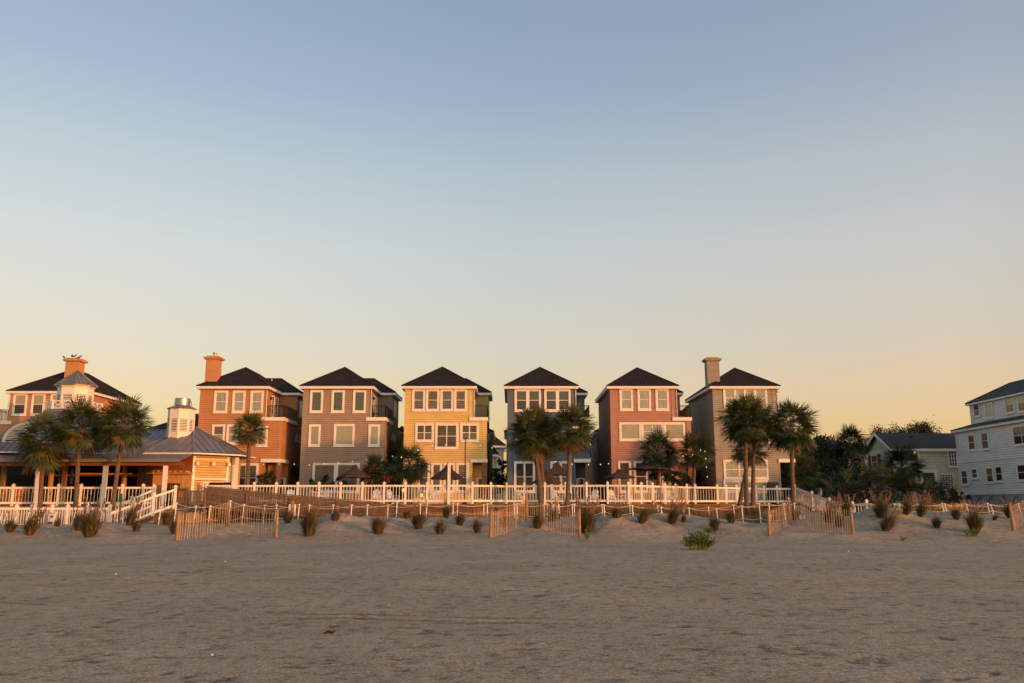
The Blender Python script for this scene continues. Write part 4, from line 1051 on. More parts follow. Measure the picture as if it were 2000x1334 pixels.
wfront(sg, ys0, 1742, 1795, 876, 905, G_DARK, 1, 1, cw=.2)
wfront(sg, ys0, 1799, 1829, 918, 953, G_DARK, 1, 1, cw=.24)
lt = wfront(sg, ys0, 1836.5, 1861, 926, 962, G_DARK, 5, 8, cw=.06, mull=.06, rail=.06, sill=False)
fr = LEFT(xl, 0)
def wleft(root, X, u0, u1, v0, v1, pane, cols, rows, shut=False, **k):
    a, b = PX(u0, v1, X), PX(u1, v0, X); f_ = LEFT(X - .012, 0); y0, y1 = -a.y, -b.y
    z0 = PX((u0 + u1) / 2, v1, X).z; z1 = PX((u0 + u1) / 2, v0, X).z
    wo = window(root, f_, y0, y1, z0, z1, pane, cols, rows, **k)
    if shut:
        m = MB(); d = abs(y1 - y0) * .45
        lo_, hi_ = min(y0, y1), max(y0, y1)
        m.lbox(f_, lo_ - d, lo_ - .02, -.02, .06, z0, z1); m.build('shutter', BLACK, root)
        m = MB(); m.lbox(f_, hi_ + .02, hi_ + d, -.02, .06, z0, z1); m.build('shutter', BLACK, root)
    return wo
wleft(sg, xl, 1704, 1714, 888, 917, G_DARK, 1, 2, True, cw=.1)
m = MB(); p = P(1786, 884, ys0 - .1); m.lathe((p.x, ys0 - .1, p.z - .1), [(.03, 0), (.09, .05), (.09, .2), (.02, .26)], 8); m.build('wall_lamp', mat('wall_lamp_glow', (.8, .6, .4), .4, .05, 3, emit=((1, .6, .3), .8)), sg)
m = MB(); p = P(1778, 853, 86.2); m.lathe((p.x, 86.0, p.z - .3), [(.16, 0), (.16, .4), (.05, .45)], 10); m.build('roof_vent', BLACK, sg)
m = MB(); m.lbox(fr, -ym - .12, -ym + .12, 0, .05, rz - 1.1, rz - .6); m.build('gable_vent', WHITE, sg)

bh = empty('slate_house', (46, 72, .9), 'pale slate-blue three-storey house with narrow windows, cut by the right frame edge', 'house')
X0, ya, yb = 41.5, 66.5, 80.0; z0 = PX(1880, 965, X0).z; ze = PX(1866, 840, X0).z; zbelt = PX(1873, 905, X0).z
m = MB(); clap(m, X0, 54, ya, yb, z0, ze - .05, 'FRBL', .2, .02); m.build('wall', SLATE, bh)
X1, yb1, ya1 = 42.5, 78.9, 67.6; z2 = PX(1898, 787, X1).z; zs = PX(1901, 828, X1).z
m = MB(); clap(m, X1, 53, ya1, yb1, ze, z2 - .04, 'FRBL', .2, .02); m.build('upper_wall', SLATE, bh)
m = MB(); o = .35
lo4 = [(X0 - o, ya - o, ze), (54 + o, ya - o, ze), (54 + o, yb + o, ze), (X0 - o, yb + o, ze)]; hi4 = [(X1, ya1, zs), (53, ya1, zs), (53, yb1, zs), (X1, yb1, zs)]
for k in range(4): m.face([lo4[k], lo4[(k + 1) % 4], hi4[(k + 1) % 4], hi4[k]])
m.face([(x, y, z - .05) for x, y, z in lo4][::-1])
for k in range(4): a, b = lo4[k], lo4[(k + 1) % 4]; m.face([(a[0], a[1], a[2] - .05), (b[0], b[1], b[2] - .05), b, a])
m.build('skirt_roof', ROOF2, bh)
m = MB(); hip(m, X1 - .3, X1 + 5.2, ya1 - .3, yb1 + .3, z2, .56, 'y', seam=0); m.build('roof', ROOF2, bh)
m = MB()
m.box(X1 - .28, X1 - .22, ya1 - .28, yb1 + .28, z2 - .22, z2 - .055); m.box(X1 - .28, X1 + 5, yb1 + .22, yb1 + .28, z2 - .22, z2 - .055); m.box(X1 - .24, X1 + .02, ya1, yb1 + .24, z2 - .23, z2 - .2)
m.box(X0 - o + .03, X0 - o + .09, ya - .3, yb + .3, ze - .26, ze - .055); m.box(X0 - o + .09, X0 + .01, ya - .3, yb + .3, ze - .27, ze - .24)
m.box(X0 - .05, X0 + .01, ya, yb, zbelt - .03, zbelt + .12); m.box(X0 - .06, X0 + .14, yb - .12, yb + .05, z0, ze - .27); m.box(X1 - .05, X1 + .1, yb1 - .1, yb1 + .05, zs, z2 - .23); m.box(X1 - .05, X1 + .01, ya1, yb1, zs, zs + .18)
m.box(X0 - .07, X0 + .01, ya, yb, z0 - .1, z0 + .16); m.build('trim', SLATE, bh)
for q in ((1893, 1904.5, 847, 881, G_WARM), (1918.5, 1930.5, 843, 879, G_MID), (1981, 2012, 829, 870, G_DARK)): wleft(bh, X0, *q, 2 if q[0] > 1950 else 1, 2, cw=.13)
for q in ((1903, 1913.5, 787, 815, (G_WARM, G_MID)), (1926.5, 1938.5, 782, 818, (G_PALE, G_CURT)), (1966, 1980, 772, 808, (G_PALE, G_WARM)), (1990, 2008, 765, 805, (G_PALE, G_WARM))): wleft(bh, X1, *q, 1, 2, cw=.12)
for q in ((1879.5, 1890, 917, 948, G_DARK), (1899, 1909.5, 914, 936, G_DARK), (1928, 1940, 912, 944, G_DARK), (1946, 1958, 909, 942, G_DARK), (1989, 2004, 905, 940, G_DARK)): wleft(bh, X0, *q, 1, 2, cw=.12)
m = MB(); m.box(X0 + .15, X0 + .3, ya, yb - .1, .5, z0 - .1); m.build('base_wall', mat('blue_grey_base', (.22, .24, .27), .8, .1, 2), bh)
m = MB(); y = yb - .3
while y > ya + 1:
    w_ = 1.85; m.box(X0 + .02, X0 + .14, y - .16, y + .16, .5, z0 - .1)
    pts = [(y - .16 - (w_ - .32) * k / 10, z0 - .75 + .5 * math.sin(math.pi * k / 10)) for k in range(11)]
    for k in range(10):
        (a, h1), (b, h2) = pts[k], pts[k + 1]
        m.hexa([(X0 + .03, b, h2), (X0 + .12, b, h2), (X0 + .12, a, h1), (X0 + .03, a, h1), (X0 + .03, b, z0 - .1), (X0 + .12, b, z0 - .1), (X0 + .12, a, z0 - .1), (X0 + .03, a, z0 - .1)])
    y -= w_
m.build('arcade', mat('arch_grey', (.30, .33, .36), .8, .1, 2), bh)
m = MB(); y = yb - .6
while y > ya + 1: m.box(X0 + .13, X0 + .148, y - .02, y + .02, .5, z0 - .15); y -= .3
for k in range(6): m.box(X0 + .128, X0 + .149, ya, yb - .2, .62 + k * .25, .66 + k * .25)
m.build('lattice', WHITE, bh)
# small cottage left of the sage house
ct = empty('far_cottage', (P(1680, 900, 95).x, 95, .9), 'small cottage with cream gable and porch, mostly hidden behind palms', 'house')
a, b = P(1640, 900, 95), P(1706, 900, 95)
m = MB(); clap(m, a.x, b.x, 96, 103, .9, P(1680, 888, 96).z, 'FRBL'); m.build('wall', siding('siding_cream', (.42, .38, .30)), ct)
m = MB(); zc = P(1680, 888, 96).z
gx0, gx1 = P(1690, 880, 95).x, P(1760, 880, 95).x
m.face([(gx0, 95.5, zc), (gx1, 95.5, zc), (gx1, 95.5, zc + .4), (gx0 + .5, 95.5, P(1700, 858, 95).z)]); m.build('gable_wall', siding('siding_cream2', (.42, .38, .30)), ct)
m = MB(); zr = P(1692, 848, 97).z
m.face([(a.x - .4, 93, zc - .25), (b.x, 93, zc - .25), (b.x, 97, zc + 1.0), (a.x - .4, 97, zc + 1.0)]); m.face([(a.x - .4, 93, zc - .35), (a.x - .4, 97, zc + .9), (b.x, 97, zc + .9), (b.x, 93, zc - .35)])
q0 = P(1689, 851, 96)
m.face([(q0.x, 95.2, q0.z), (q0.x + 6, 95.2, q0.z), (q0.x + 6, 99, q0.z + .4), (q0.x - 0, 99, q0.z + .4)]); m.face([(q0.x, 95.2, q0.z), (q0.x + 2.4, 95.2, zc + .1), (q0.x + 2.4, 95.4, zc + .1), (q0.x, 95.4, q0.z)]); m.build('roof', ROOF2, ct)
m = MB(); m.box(a.x - .4, b.x, 92.9, 93, zc - .5, zc - .24)
for u in (1660, 1691): p = P(u, 900, 93.1); m.box(p.x - .13, p.x + .13, 93.05, 93.3, .9, zc - .5)
m.build('porch', WHITE, ct)
window(ct, FRONT(0, 95.98), P(1668, 905, 96).x, P(1680, 905, 96).x, 2.2, 4.4, G_DARK, 1, 2)

# buildings seen through the gaps of the row
def backhouse(label, u0, u1, ve, vr, Y, col, vb=960, depth=8, wins=(), name='back_building', sl=None):
    a, b = P(u0, ve, Y), P(u1, ve, Y); root = empty(name, ((a.x + b.x) / 2, Y, 1.2), label, 'building')
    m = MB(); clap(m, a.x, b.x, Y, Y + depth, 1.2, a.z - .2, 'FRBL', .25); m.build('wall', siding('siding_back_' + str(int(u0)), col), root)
    m = MB(); w_ = b.x - a.x; half = min(w_, depth) / 2 + .4
    rise = P((u0 + u1) / 2, vr, Y + half).z - a.z
    hip(m, a.x - .4, b.x + .4, Y - .4, Y + depth + .4, a.z, rise / half, 'x' if w_ > depth else 'y', seam=0); m.build('roof', ROOF, root)
    m = MB(); m.box(a.x - .38, b.x + .38, Y - .38, Y + depth + .38, a.z - .3, a.z - .055); m.build('eave', WHITE, root)
    for q in wins: wfront(root, Y, *q, cw=.12)
    return root
backhouse('brown-roofed building seen in the gap between the taupe and yellow houses', 762, 800, 866, 833, 104, (.30, .24, .19), wins=[(778, 786, 872, 900, G_MID, 1, 2)])
bb = backhouse('pale balconied building seen in the gap between the yellow and blue houses', 935, 982, 870, 848, 110, (.40, .37, .35), wins=[(956, 964, 891, 914, G_WARM, 1, 1), (956, 964, 918, 938, G_WARM, 1, 1), (970, 979, 891, 914, G_MID, 1, 1), (970, 979, 918, 938, G_MID, 1, 1)])
m = MB(); a, b = P(953, 888, 108), P(979, 888, 108)
hip(m, a.x - 1.5, P(974, 888, 108).x, 107.5, 112, P(960, 887, 108).z, .45, 'x', seam=0); m.build('lower_roof', ROOF, bb)
m = MB(); m.box(a.x - 1.5, P(974, 888, 108).x - .05, 107.55, 110, P(960, 887, 108).z - .3, P(960, 887, 108).z - .055); m.build('eave', WHITE, bb)
for v in (908, 932):
    m = MB(); p, q = P(954, v, 108.6), P(980, v, 108.6); m.box(p.x, q.x, 108.5, 110, p.z - .4, p.z - .2); ironrail(m, [(p.x, 108.5), (q.x, 108.5)], p.z - .2, .9, .2); m.build('balcony', WHITE, bb)
backhouse('pale grey gabled building seen in the gap between the blue and pink houses', 1130, 1186, 893, 872, 98, (.34, .36, .36), wins=[(1156, 1163, 905, 925, G_DARK, 1, 2)])
backhouse('dark-roofed building rising behind the pavilion and the vent cupola', 296, 420, 838, 809, 100, (.3, .2, .15))
backhouse('yellowish building seen beyond the balcony of the pink house', 1343, 1356, 803, 790, 112, (.55, .45, .25), depth=3)

# ---------------------------------------------------------------- sand fences
def sand_fence(label, pts, n1, n2):
    W3 = []
    for u, Y, dz in pts: p = on_sand(u, Y); W3.append(Vector((p.x, p.y, p.z + dz)))
    root = empty('sand_fence', W3[0], label, 'fence', 'zigzag sand fences on the beach')
    rr = random.Random(int(pts[0][0]))
    for i, p in enumerate(W3):
        m = MB(); h = 1.3 + rr.uniform(-.03, .06); lean = rr.uniform(-.07, .07)
        m.tube([(p.x, p.y, p.z - .3), (p.x + lean * .5, p.y, p.z + h * .5), (p.x + lean, p.y, p.z + h)], [.078, .072, .066], 10); m.build('post', POSTW, root, True)
    for (a, b), n in zip(zip(W3[:-1], W3[1:]), (n1, n2)):
        m = MB(); d = b - a; e = Vector((d.x, d.y, 0)).normalized(); nn = Vector((e.y, -e.x, 0)); tops = []
        for k in range(1, n):
            t = k / n; x, y = a.x + d.x * t, a.y + d.y * t; sagv = .07 * math.sin(t * math.pi); z = max(gz(x, y), a.z + d.z * t - .15) - .03
            zt = a.z + d.z * t + 1.17 - sagv + rr.uniform(-.04, .04); j = .022 + rr.uniform(-.004, .004); off = nn * (.012 * math.sin(k * 2.1)); tw = e * rr.uniform(-.035, .035)
            p0 = Vector((x, y, z)) + off; p1 = Vector((x, y, zt)) + off + tw
            m.hexa([p0 - e * j - nn * .006, p0 + e * j - nn * .006, p0 + e * j + nn * .006, p0 - e * j + nn * .006, p1 - e * j - nn * .006, p1 + e * j - nn * .006, p1 + e * j + nn * .006, p1 - e * j + nn * .006])
        for h in (.25, .55, .85, 1.08):
            prev = None
            for k in range(n + 1):
                t = k / n; q = Vector((a.x + d.x * t, a.y + d.y * t, a.z + d.z * t + h - .07 * math.sin(t * math.pi))) + nn * .016
                if prev: m.bar(prev, q, .006, .006)
                prev = q
        m.build('slat_panel', SLAT, root)
sand_fence('zigzag slat sand fence in front of the brown wooden walkway', [(355, 41.0, 0), (453, 45.2, .1), (546, 41.0, 0)], 21, 20)
sand_fence('zigzag slat sand fence below the blue house', [(958, 41.4, 0), (1028, 46.0, .02), (1130, 41.2, 0)], 24, 24)
sand_fence('zigzag slat sand fence below the grey-beige house', [(1495, 42.0, 0), (1537, 46.2, .05), (1657, 42.0, 0)], 20, 26)
sand_fence('slat sand fence cut by the right edge of the picture', [(1967, 42.6, 0), (1998, 45.5, .05), (2050, 42.5, 0)], 14, 18)

# ---------------------------------------------------------------- post-and-rope barriers
def ropes(label, posts, Y, lower=True):
    W3 = []
    for q in posts:
        u, vt = q[0], q[1]; y = Y + (q[2] if len(q) > 2 else 0)
        p = on_sand(u, y); t = P(u, vt, y); W3.append((p, Vector((p.x + (t.x - p.x) * .6, y, max(t.z, p.z + .5)))))
    root = empty('rope_barrier', W3[0][0], label, 'rope fence', 'rope barriers along the beach path')
    for p, t in W3:
        m = MB(); m.tube([p - Vector((0, 0, .2)), t], .031, 8); m.lathe(t, [(.036, -.05), (.085, -.04), (.085, .0), (.04, .02)], 8); m.lathe(p.lerp(t, .38), [(.045, -.04), (.058, 0), (.045, .04)], 8); m.build('post', VINYL, root, True)
    for lev in ((1.0, .0), (.38, 0)) if lower else ((1.0, 0),):
        for (p, t), (p2, t2) in zip(W3[:-1], W3[1:]):
            a, b = p.lerp(t, lev[0] - .03), p2.lerp(t2, lev[0] - .03); s = min(.22, (b - a).length * .075); m = MB()
            m.tube([a.lerp(b, k / 10) - Vector((0, 0, s * 4 * (k / 10) * (1 - k / 10))) for k in range(11)], .013, 6); m.build('rope', ROPE, root, True)
ropes('front rope barrier of white posts crossing the dunes below the deck', [(347, 982), (413, 988), (478, 985), (586, 985), (688, 986), (776, 980), (834, 986), (894, 984), (952, 983), (1010, 983), (1068, 984), (1121, 984), (1179, 986), (1234, 987), (1290, 990), (1344, 992), (1398, 993), (1447, 988), (1481, 983), (1529, 983)], 51.5)
ropes('back rope barrier of white posts close to the deck skirt', [(317, 989), (385, 988), (452.5, 978), (519, 986), (542, 986), (606, 986), (652, 986), (719, 986), (759, 986), (822, 984), (885.5, 983), (945, 985), (1005, 984), (1063, 985), (1117, 985), (1175, 985), (1229, 986), (1283, 988), (1333, 990), (1382, 990), (1431, 986), (1500, 983), (1549, 983)], 55.0, False)
ropes('front rope barrier of white posts on the right-hand dune', [(1753, 984), (1798, 984), (1842, 984), (1884, 986), (1932, 986), (1985, 984)], 51.5)
ropes('back rope barrier of white posts on the right-hand dune', [(1652, 984), (1664, 984), (1698, 984), (1710, 984), (1744, 984), (1790, 984), (1837, 983), (1881, 983), (1925, 983), (1968, 983)], 55.0, False)
ropes('short low rope barrier at the foot of the left dune', [(8, 1003), (17, 1003), (60, 1001), (113, 1000), (150, 1001), (231, 995), (279, 992)], 54.5, False)

# ---------------------------------------------------------------- dune grass
def clump_mesh(seed, n=230, spread=.30, lean=(0, 0), plumes=14, h=1.0, wid=.010):
    """a tuft: blades crowd at the foot, arch outwards and thin out at the top"""
    rnd = random.Random(seed); m = MB(); n = int(n * 1.5)
    for i in range(n):
        a = rnd.uniform(0, 6.28); r = spread * .26 * math.sqrt(rnd.random()); b = Vector((r * math.cos(a), r * math.sin(a), -.06))
        th = min(R(66), abs(rnd.gauss(0, R(25)))); a2 = a + rnd.uniform(-.9, .9); ln = h * (1 - .22 * th / R(60)) * (.42 + .58 * rnd.random() ** .7)
        out = Vector((math.cos(a2), math.sin(a2), 0)) * ln * math.sin(th) + Vector((lean[0], lean[1], 0)) * ln * rnd.uniform(.4, 1.1)
        mid = b + out * .40 + Vector((0, 0, ln * math.cos(th * .6) * .58)); end = b + out * 1.1 + Vector((0, 0, ln * math.cos(th)))
        s = Vector((-math.sin(a2 + rnd.uniform(-1, 1)), math.cos(a2), 0)).normalized() * wid * rnd.uniform(.7, 1.3)
        m.mi = 0 if rnd.random() < .70 else 1
        m.face([b - s, b + s, mid + s * .8, mid - s * .8]); m.face([mid - s * .8, mid + s * .8, end])
    for i in range(plumes):
        a = rnd.uniform(0, 6.28); r = spread * .25; b = Vector((r * math.cos(a) * .5, r * math.sin(a) * .5, 0)); ln = h * rnd.uniform(.9, 1.28)
        e = b + Vector((math.cos(a) * rnd.uniform(.05, .3) + lean[0], math.sin(a) * .2 + lean[1], 0)) * ln + Vector((0, 0, ln)); s = Vector((.005, 0, 0)); m.mi = 1
        md = b.lerp(e, .6); m.face([b - s, b + s, md + s, md - s]); m.face([md - s, md + s, e + s, e - s]); m.mi = 2
        for k in range(9):
            q = e.lerp(md, k * .085); o = Vector((rnd.uniform(-.03, .05), rnd.uniform(-.03, .03), -.07)); t = Vector((.011, 0, .008)); m.face([q, q + o + t, q + o * 1.5, q + o - t])
    return m
GV = []
for i, kw in enumerate([dict(plumes=4), dict(lean=(.25, 0), plumes=18), dict(plumes=12, spread=.36, n=300), dict(n=150, spread=.24, plumes=2), dict(lean=(.38, .05), plumes=8), dict(n=200, spread=.5, plumes=3, h=.8)]):
    GV.append(clump_mesh(50 + i, **kw).build('clump', [GR1, GR2, PLUME]))
def clump(label, u, v, hpx, i, wid=1.0, Y=None, group='beach grass clumps on the dunes'):
    p = hit(u, v) if Y is None else on_sand(u, Y)
    s = hpx / F * p.y * (1.02 if u < 1690 else .90); wid *= 1.25
    o = bpy.data.objects.new('grass_clump', GV[i].data); COL.objects.link(o); o.location = p; o.scale = (s * wid, s * wid, s); o.rotation_euler = (0, 0, (u * .37) % .7 - .35)
    tag(o, label, 'grass', group)
W_ = 'beside the white posts of the low left railing'
for q in [
    ('short grass clump at the far left edge below the low white railing', 20, 1040, 32, 0, 1.1), ('grass clump with pinkish plumes leaning right, second from the left edge', 57, 1046, 50, 1, .9),
    ('small grass clump under the white notice on the left railing', 112, 1029, 22, 3, 1), ('mid-sized grass clump tucked behind the big plumed one at left', 156, 1036, 44, 0, 1.1),
    ('biggest plumed grass clump on the left, in front of the low railing', 176, 1049, 62, 2, .95), ('grass clump rising before the sloping left ramp', 252, 1026, 46, 1, .8), ('grass clump just right of the one before the ramp', 266, 1038, 32, 3, 1.1),
    ('grass clump below the top of the left ramp railing', 326, 1026, 36, 0, 1), ('grass clump touching the left post of the walkway fence', 340, 1043, 38, 3, 1), ('broad grass clump in front of the walkway gate, behind the fence', 436, 1024, 38, 5, 1),
    ('grass clump right of the walkway fence, at its end post', 562, 1022, 34, 0, 1), ('tall dark grass clump on the dune left of the taupe house', 603, 1047, 62, 2, .85), ('grass clump at the walkway, right of the tall dark clump', 655, 1016, 30, 5, 1),
    ('round dark grass clump alone on the bright dune slope', 739, 1044, 46, 0, 1.05), ('grass clump near the low end of the wooden walkway', 795, 1012, 26, 5, 1), ('rounded grass clump below the umbrella of the yellow house', 817, 1032, 42, 0, 1.1),
    ('sparse thin grass clump lowest on the sand below the yellow house', 859, 1043, 34, 3, 1.3), ('short grass clump behind the sparse thin one', 872, 1012, 30, 0, .9), ('grass clump in front of the lattice skirt below the yellow house', 899, 1026, 28, 0, 1.1), ('small upright grass clump left of the middle sand fence', 932, 1041, 36, 3, 1),
    ('grass clump behind the left panel of the middle sand fence', 985, 1030, 30, 0, 1), ('grass clump standing behind the middle sand fence, under the leaning palm', 1050, 1032, 38, 3, 1.1), ('wide grass clump at the foot of the straight palm', 1080, 1016, 40, 5, 1.2), ('big plumed grass clump right of the middle sand fence', 1146, 1040, 58, 2, .95),
    ('wide low grass clump on top of the dune below the pink house, left one', 1205, 1010, 32, 5, 1.2), ('grass clump leaning right on the dune crest below the pink house', 1253, 1022, 38, 4, 1), ('plumed grass clump on the crest under the diagonal railing', 1312, 1023, 40, 1, 1), ('low dark grass clump just right of the plumed crest clump', 1336, 1020, 24, 5, .8),
    ('grass clump with bright green leaves at its foot', 1396, 1036, 34, 0, 1), ('dark grass clump below the tall pair of palms', 1428, 1022, 30, 0, 1), ('bushy grass clump at the trunk of the tall palm pair', 1476, 1014, 34, 5, 1), ('grass clump right behind the left panel of the right sand fence', 1552, 1016, 26, 0, 1), ('tan grass clump seen through the slats of the right sand fence', 1616, 1020, 40, 1, 1), ('plumed grass clump at the end of the stair railing', 1655, 1008, 36, 2, 1), ('dark grass clump behind the last post of the right sand fence', 1640, 1030, 34, 3, 1),
    ('large grass clump leaning right on the bright right-hand dune', 1730, 1037, 46, 4, 1.1), ('orange-tinted plumed grass clump on the crest of the right-hand dune', 1722, 1010, 46, 2, 1.1), ('grass clump at the ropes in front of the sage house', 1798, 1009, 42, 1, .9), ('round grass clump on the right-hand slope', 1830, 1031, 30, 0, 1.15), ('dark round grass clump at the rope posts before the slate-blue house', 1868, 1015, 30, 0, 1.1), ('tallest plumed grass clump at the right, above a leafy green plant', 1905, 1038, 56, 2, .95), ('low dark leaning tuft right of the tallest plumed clump', 1942, 1016, 14, 4, 1.3), ('grass clump at the ropes near the right frame edge', 1972, 1010, 34, 2, 1), ('plumed grass clump before the lattice of the slate-blue house', 1770, 1006, 38, 1, 1)]:
    clump(*q)
for o in GV: bpy.data.objects.remove(o)
rnd = random.Random(77); m = MB()
for k in range(11000):
    u = rnd.choice([rnd.uniform(540, 1560), rnd.uniform(1180, 1560), rnd.uniform(1180, 1560), rnd.uniform(1690, 2030)]); y = rnd.uniform(54.5, 60.0); p = on_sand(u, y)
    h = rnd.uniform(.3, .95) * (1.0 if rnd.random() < .8 else 1.3) * (.35 + 1.0 * max(0, float(vnoise(p.x * .5 + 3, p.y * .3)) + .45)); a = rnd.uniform(-.25, .35); s = .012
    m.mi = 0 if rnd.random() < .6 else 1
    e = p + Vector((a * h, rnd.uniform(-.1, .1), h)); m.face([p - Vector((s, 0, .03)), p + Vector((s, 0, -.03)), e])
o = m.build('dune_grass', [GR1, GR2]); o['kind'] = 'stuff'; tag(o, 'thin brown grass growing on the back of the dunes before the deck', 'grass')
# leafy plants on the sand
def leafy(label, u, v, h, wpx, seed, n=34):
    rnd = random.Random(seed); p = hit(u, v); s = p.y / F; H, Wd = h * s, wpx * s / 2; m = MB()
    for i in range(n):
        x = rnd.uniform(-1, 1); base = p + Vector((x * Wd * .5, rnd.uniform(-.25, .25), 0)); top = p + Vector((x * Wd + rnd.uniform(-.08, .08), rnd.uniform(-.35, .35), H * (1 - .55 * x * x) * rnd.uniform(.55, 1.0)))
        m.tube([base, top], [.008, .004], 4, False)
        for k in range(12):
            q = base.lerp(top, .3 + .7 * k / 11); a = k * 2.4 + i; d = Vector((math.cos(a), math.sin(a), .7)).normalized() * rnd.uniform(.08, .14); t = Vector((-math.sin(a), math.cos(a), 0)) * .026
            m.face([q, q + d * .5 + t, q + d, q + d * .5 - t])
    tag(m.build('leafy_plant', SUCC), label, 'plant', 'green plants on the open sand')
leafy('biggest bright green leafy plant alone on the open sand below the pink house', 1364, 1074, 38, 64, 1, 100)
leafy('bright green leafy plant at the foot of the tallest plumed grass clump', 1899, 1048, 18, 26, 2, 20)
leafy('tiny green sprig on the sand right of the right sand fence', 1764, 1057, 10, 7, 3, 5)
leafy('thin yellowish plant beside the end post of the middle sand fence', 1145, 1056, 26, 9, 4, 9)
leafy('small green leafy patch in front of the grass right of the pink house', 1388, 1042, 10, 22, 5, 14)

# ---------------------------------------------------------------- umbrellas, furniture, lights on the terrace
def umbrella(label, u, vt, ve, wpx, Y, n=8, vent=True):
    p = P(u, ve, Y); zt = P(u, vt, Y).z; r = wpx / 2 * Y / F; root = empty('patio_umbrella', (p.x, Y, DZ), label, 'umbrella', 'brown patio umbrellas')
    m = MB(); base = [Vector((p.x + r * math.sin(2 * math.pi * (k + .5) / n), Y - r * math.cos(2 * math.pi * (k + .5) / n), p.z)) for k in range(n)]
    apex = Vector((p.x, Y, zt - .1))
    for k in range(n):
        a, b = base[k - 1], base[k]; a2, b2 = a.lerp(apex, .6) - Vector((0, 0, .06)), b.lerp(apex, .6) - Vector((0, 0, .06))
        m.face([a, b, b2, a2]); m.face([a2, b2, apex]); d = Vector((0, 0, .16)); mid = (a + b) / 2 + Vector((0, 0, .04))
        m.face([a - d * .7, (a + b) / 2 - d * .45, mid, a]); m.face([(a + b) / 2 - d * .45, b - d * .7, b, mid])
    if vent:
        for k in range(n):
            a, b = base[k - 1].lerp(apex, .78) + Vector((0, 0, .05)), base[k].lerp(apex, .78) + Vector((0, 0, .05)); m.face([a, b, apex + Vector((0, 0, .12))])
    m.build('canopy', CANVAS, root)
    m = MB(); m.tube([(p.x, Y, DZ), (p.x, Y, zt + .08)], .028, 8); m.lathe((p.x, Y, DZ), [(.28, 0), (.28, .06), (.06, .1)], 12); m.build('pole', WOODD, root)
umbrella('brown umbrella in front of the wide ground window of the taupe house', 693, 908, 931, 66, 68.5)
umbrella('brown umbrella half behind the tall white post at the yellow house', 874, 905, 934, 68, 67)
umbrella('lower brown umbrella behind the leaning palm at the blue house', 1068, 917, 942, 60, 66.5)
umbrella('upper square brown umbrella between the two palms of the blue house', 1088, 899, 926, 62, 70.5, 4)
umbrella('lowest dark umbrella at the left corner of the pink house', 1209, 916, 932, 64, 66.5)
umbrella('wide flat umbrella before the centre of the pink house', 1266, 903, 915, 76, 69)
p = P(877, 945, 62.2); m = post_mb((p.x, 62.15, 1.7), P(877, 909, 62.2).z - 1.7, .1)
tag(m.build('tall_post', VINYL), 'tall white post standing above the long railing before the yellow house', 'post')
lpR = empty('lamp_post', (P(908, 940, 66).x, 66, DZ), 'thin black light pole in front of the right side of the yellow house', 'light pole')
m = MB(); zt = P(908, 858, 66).z; m.tube([(lpR.location.x, 66, DZ), (lpR.location.x, 66, zt)], .04, 8); m.lathe((lpR.location.x, 66, DZ), [(.22, 0), (.22, .08), (.05, .14)], 10); m.build('pole', BLACK, lpR)
m = MB(); m.lathe((lpR.location.x, 66, zt), [(.06, 0), (.07, .06), (.02, .12)], 8); m.build('finial', BLACK, lpR)
def strings(label, pts, Yd):
    root = empty('string_light', P(pts[0][0], pts[0][1], Yd), label, 'string lights', 'festoon lights over the terrace'); W3 = [P(u, v, Yd) for u, v in pts]; m = MB()
    allp = []
    for a, b in zip(W3[:-1], W3[1:]):
        l = (b - a).length; seg = [a.lerp(b, k / 8) - Vector((0, 0, .045 * l * 4 * (k / 8) * (1 - k / 8))) for k in range(9)]; m.tube(seg, .010, 5, False); allp.append((seg, l))
    m.build('wire', BLACK, root)
    for seg, l in allp:
        n = max(2, int(l / 1.0))
        for k in range(n):
            t = (k + .5) / n * 8; i = int(t); q = seg[i].lerp(seg[min(8, i + 1)], t - i); b = MB(); b.lathe(q, [(.012, -.02), (.034, -.06), (.034, -.09), (.01, -.12)], 8); b.build('bulb', BULB, root, True)
strings('string of bulbs across the front of the orange and taupe houses', [(470, 899), (560, 903), (648, 902), (702, 896), (780, 886)], 71)
strings('string of bulbs from the black light pole across the blue house to the pink house', [(768, 896), (832, 868), (908, 859), (948, 869), (1000, 878), (1070, 896), (1165, 905), (1196, 902)], 66)
strings('string of bulbs hanging down in the gap right of the pink house', [(1300, 880), (1345, 890), (1376, 872), (1379, 900), (1382, 938)], 72)
# white furniture behind the balusters
def chair(label, u, Y, rot):
    p = P(u, 965, Y); root = empty('deck_chair', (p.x, Y, DZ), label, 'chair', 'white chairs on the deck')
    c_, s_ = math.cos(rot), math.sin(rot); T_ = lambda q: Vector((p.x + q[0] * c_ - q[1] * s_, Y + q[0] * s_ + q[1] * c_, DZ + q[2]))
    def bx(m, x0, x1, y0, y1, z0, z1, sh=0):
        m.hexa([T_(q) for q in ((x0, y0, z0), (x1, y0, z0), (x1, y1, z0), (x0, y1, z0), (x0, y0 + sh, z1), (x1, y0 + sh, z1), (x1, y1 + sh, z1), (x0, y1 + sh, z1))])
    m = MB()
    for k in range(5): bx(m, -.27 + k * .11, -.27 + k * .11 + .095, -.25, .27, .40, .43)
    m.build('seat', VINYL, root); m = MB()
    for k in range(5): bx(m, -.27 + k * .11, -.27 + k * .11 + .095, .25, .28, .43, 1.0 + .05 * (2 - abs(k - 2)), .22)
    m.build('backrest', VINYL, root); m = MB()
    for x in (-.36, .29): bx(m, x, x + .1, -.32, .35, .60, .63)
    m.build('armrest', VINYL, root)
    for x in (-.34, .28):
        for y in (-.28, .24): m = MB(); bx(m, x, x + .06, y, y + .06, 0, .6); m.build('leg', VINYL, root)
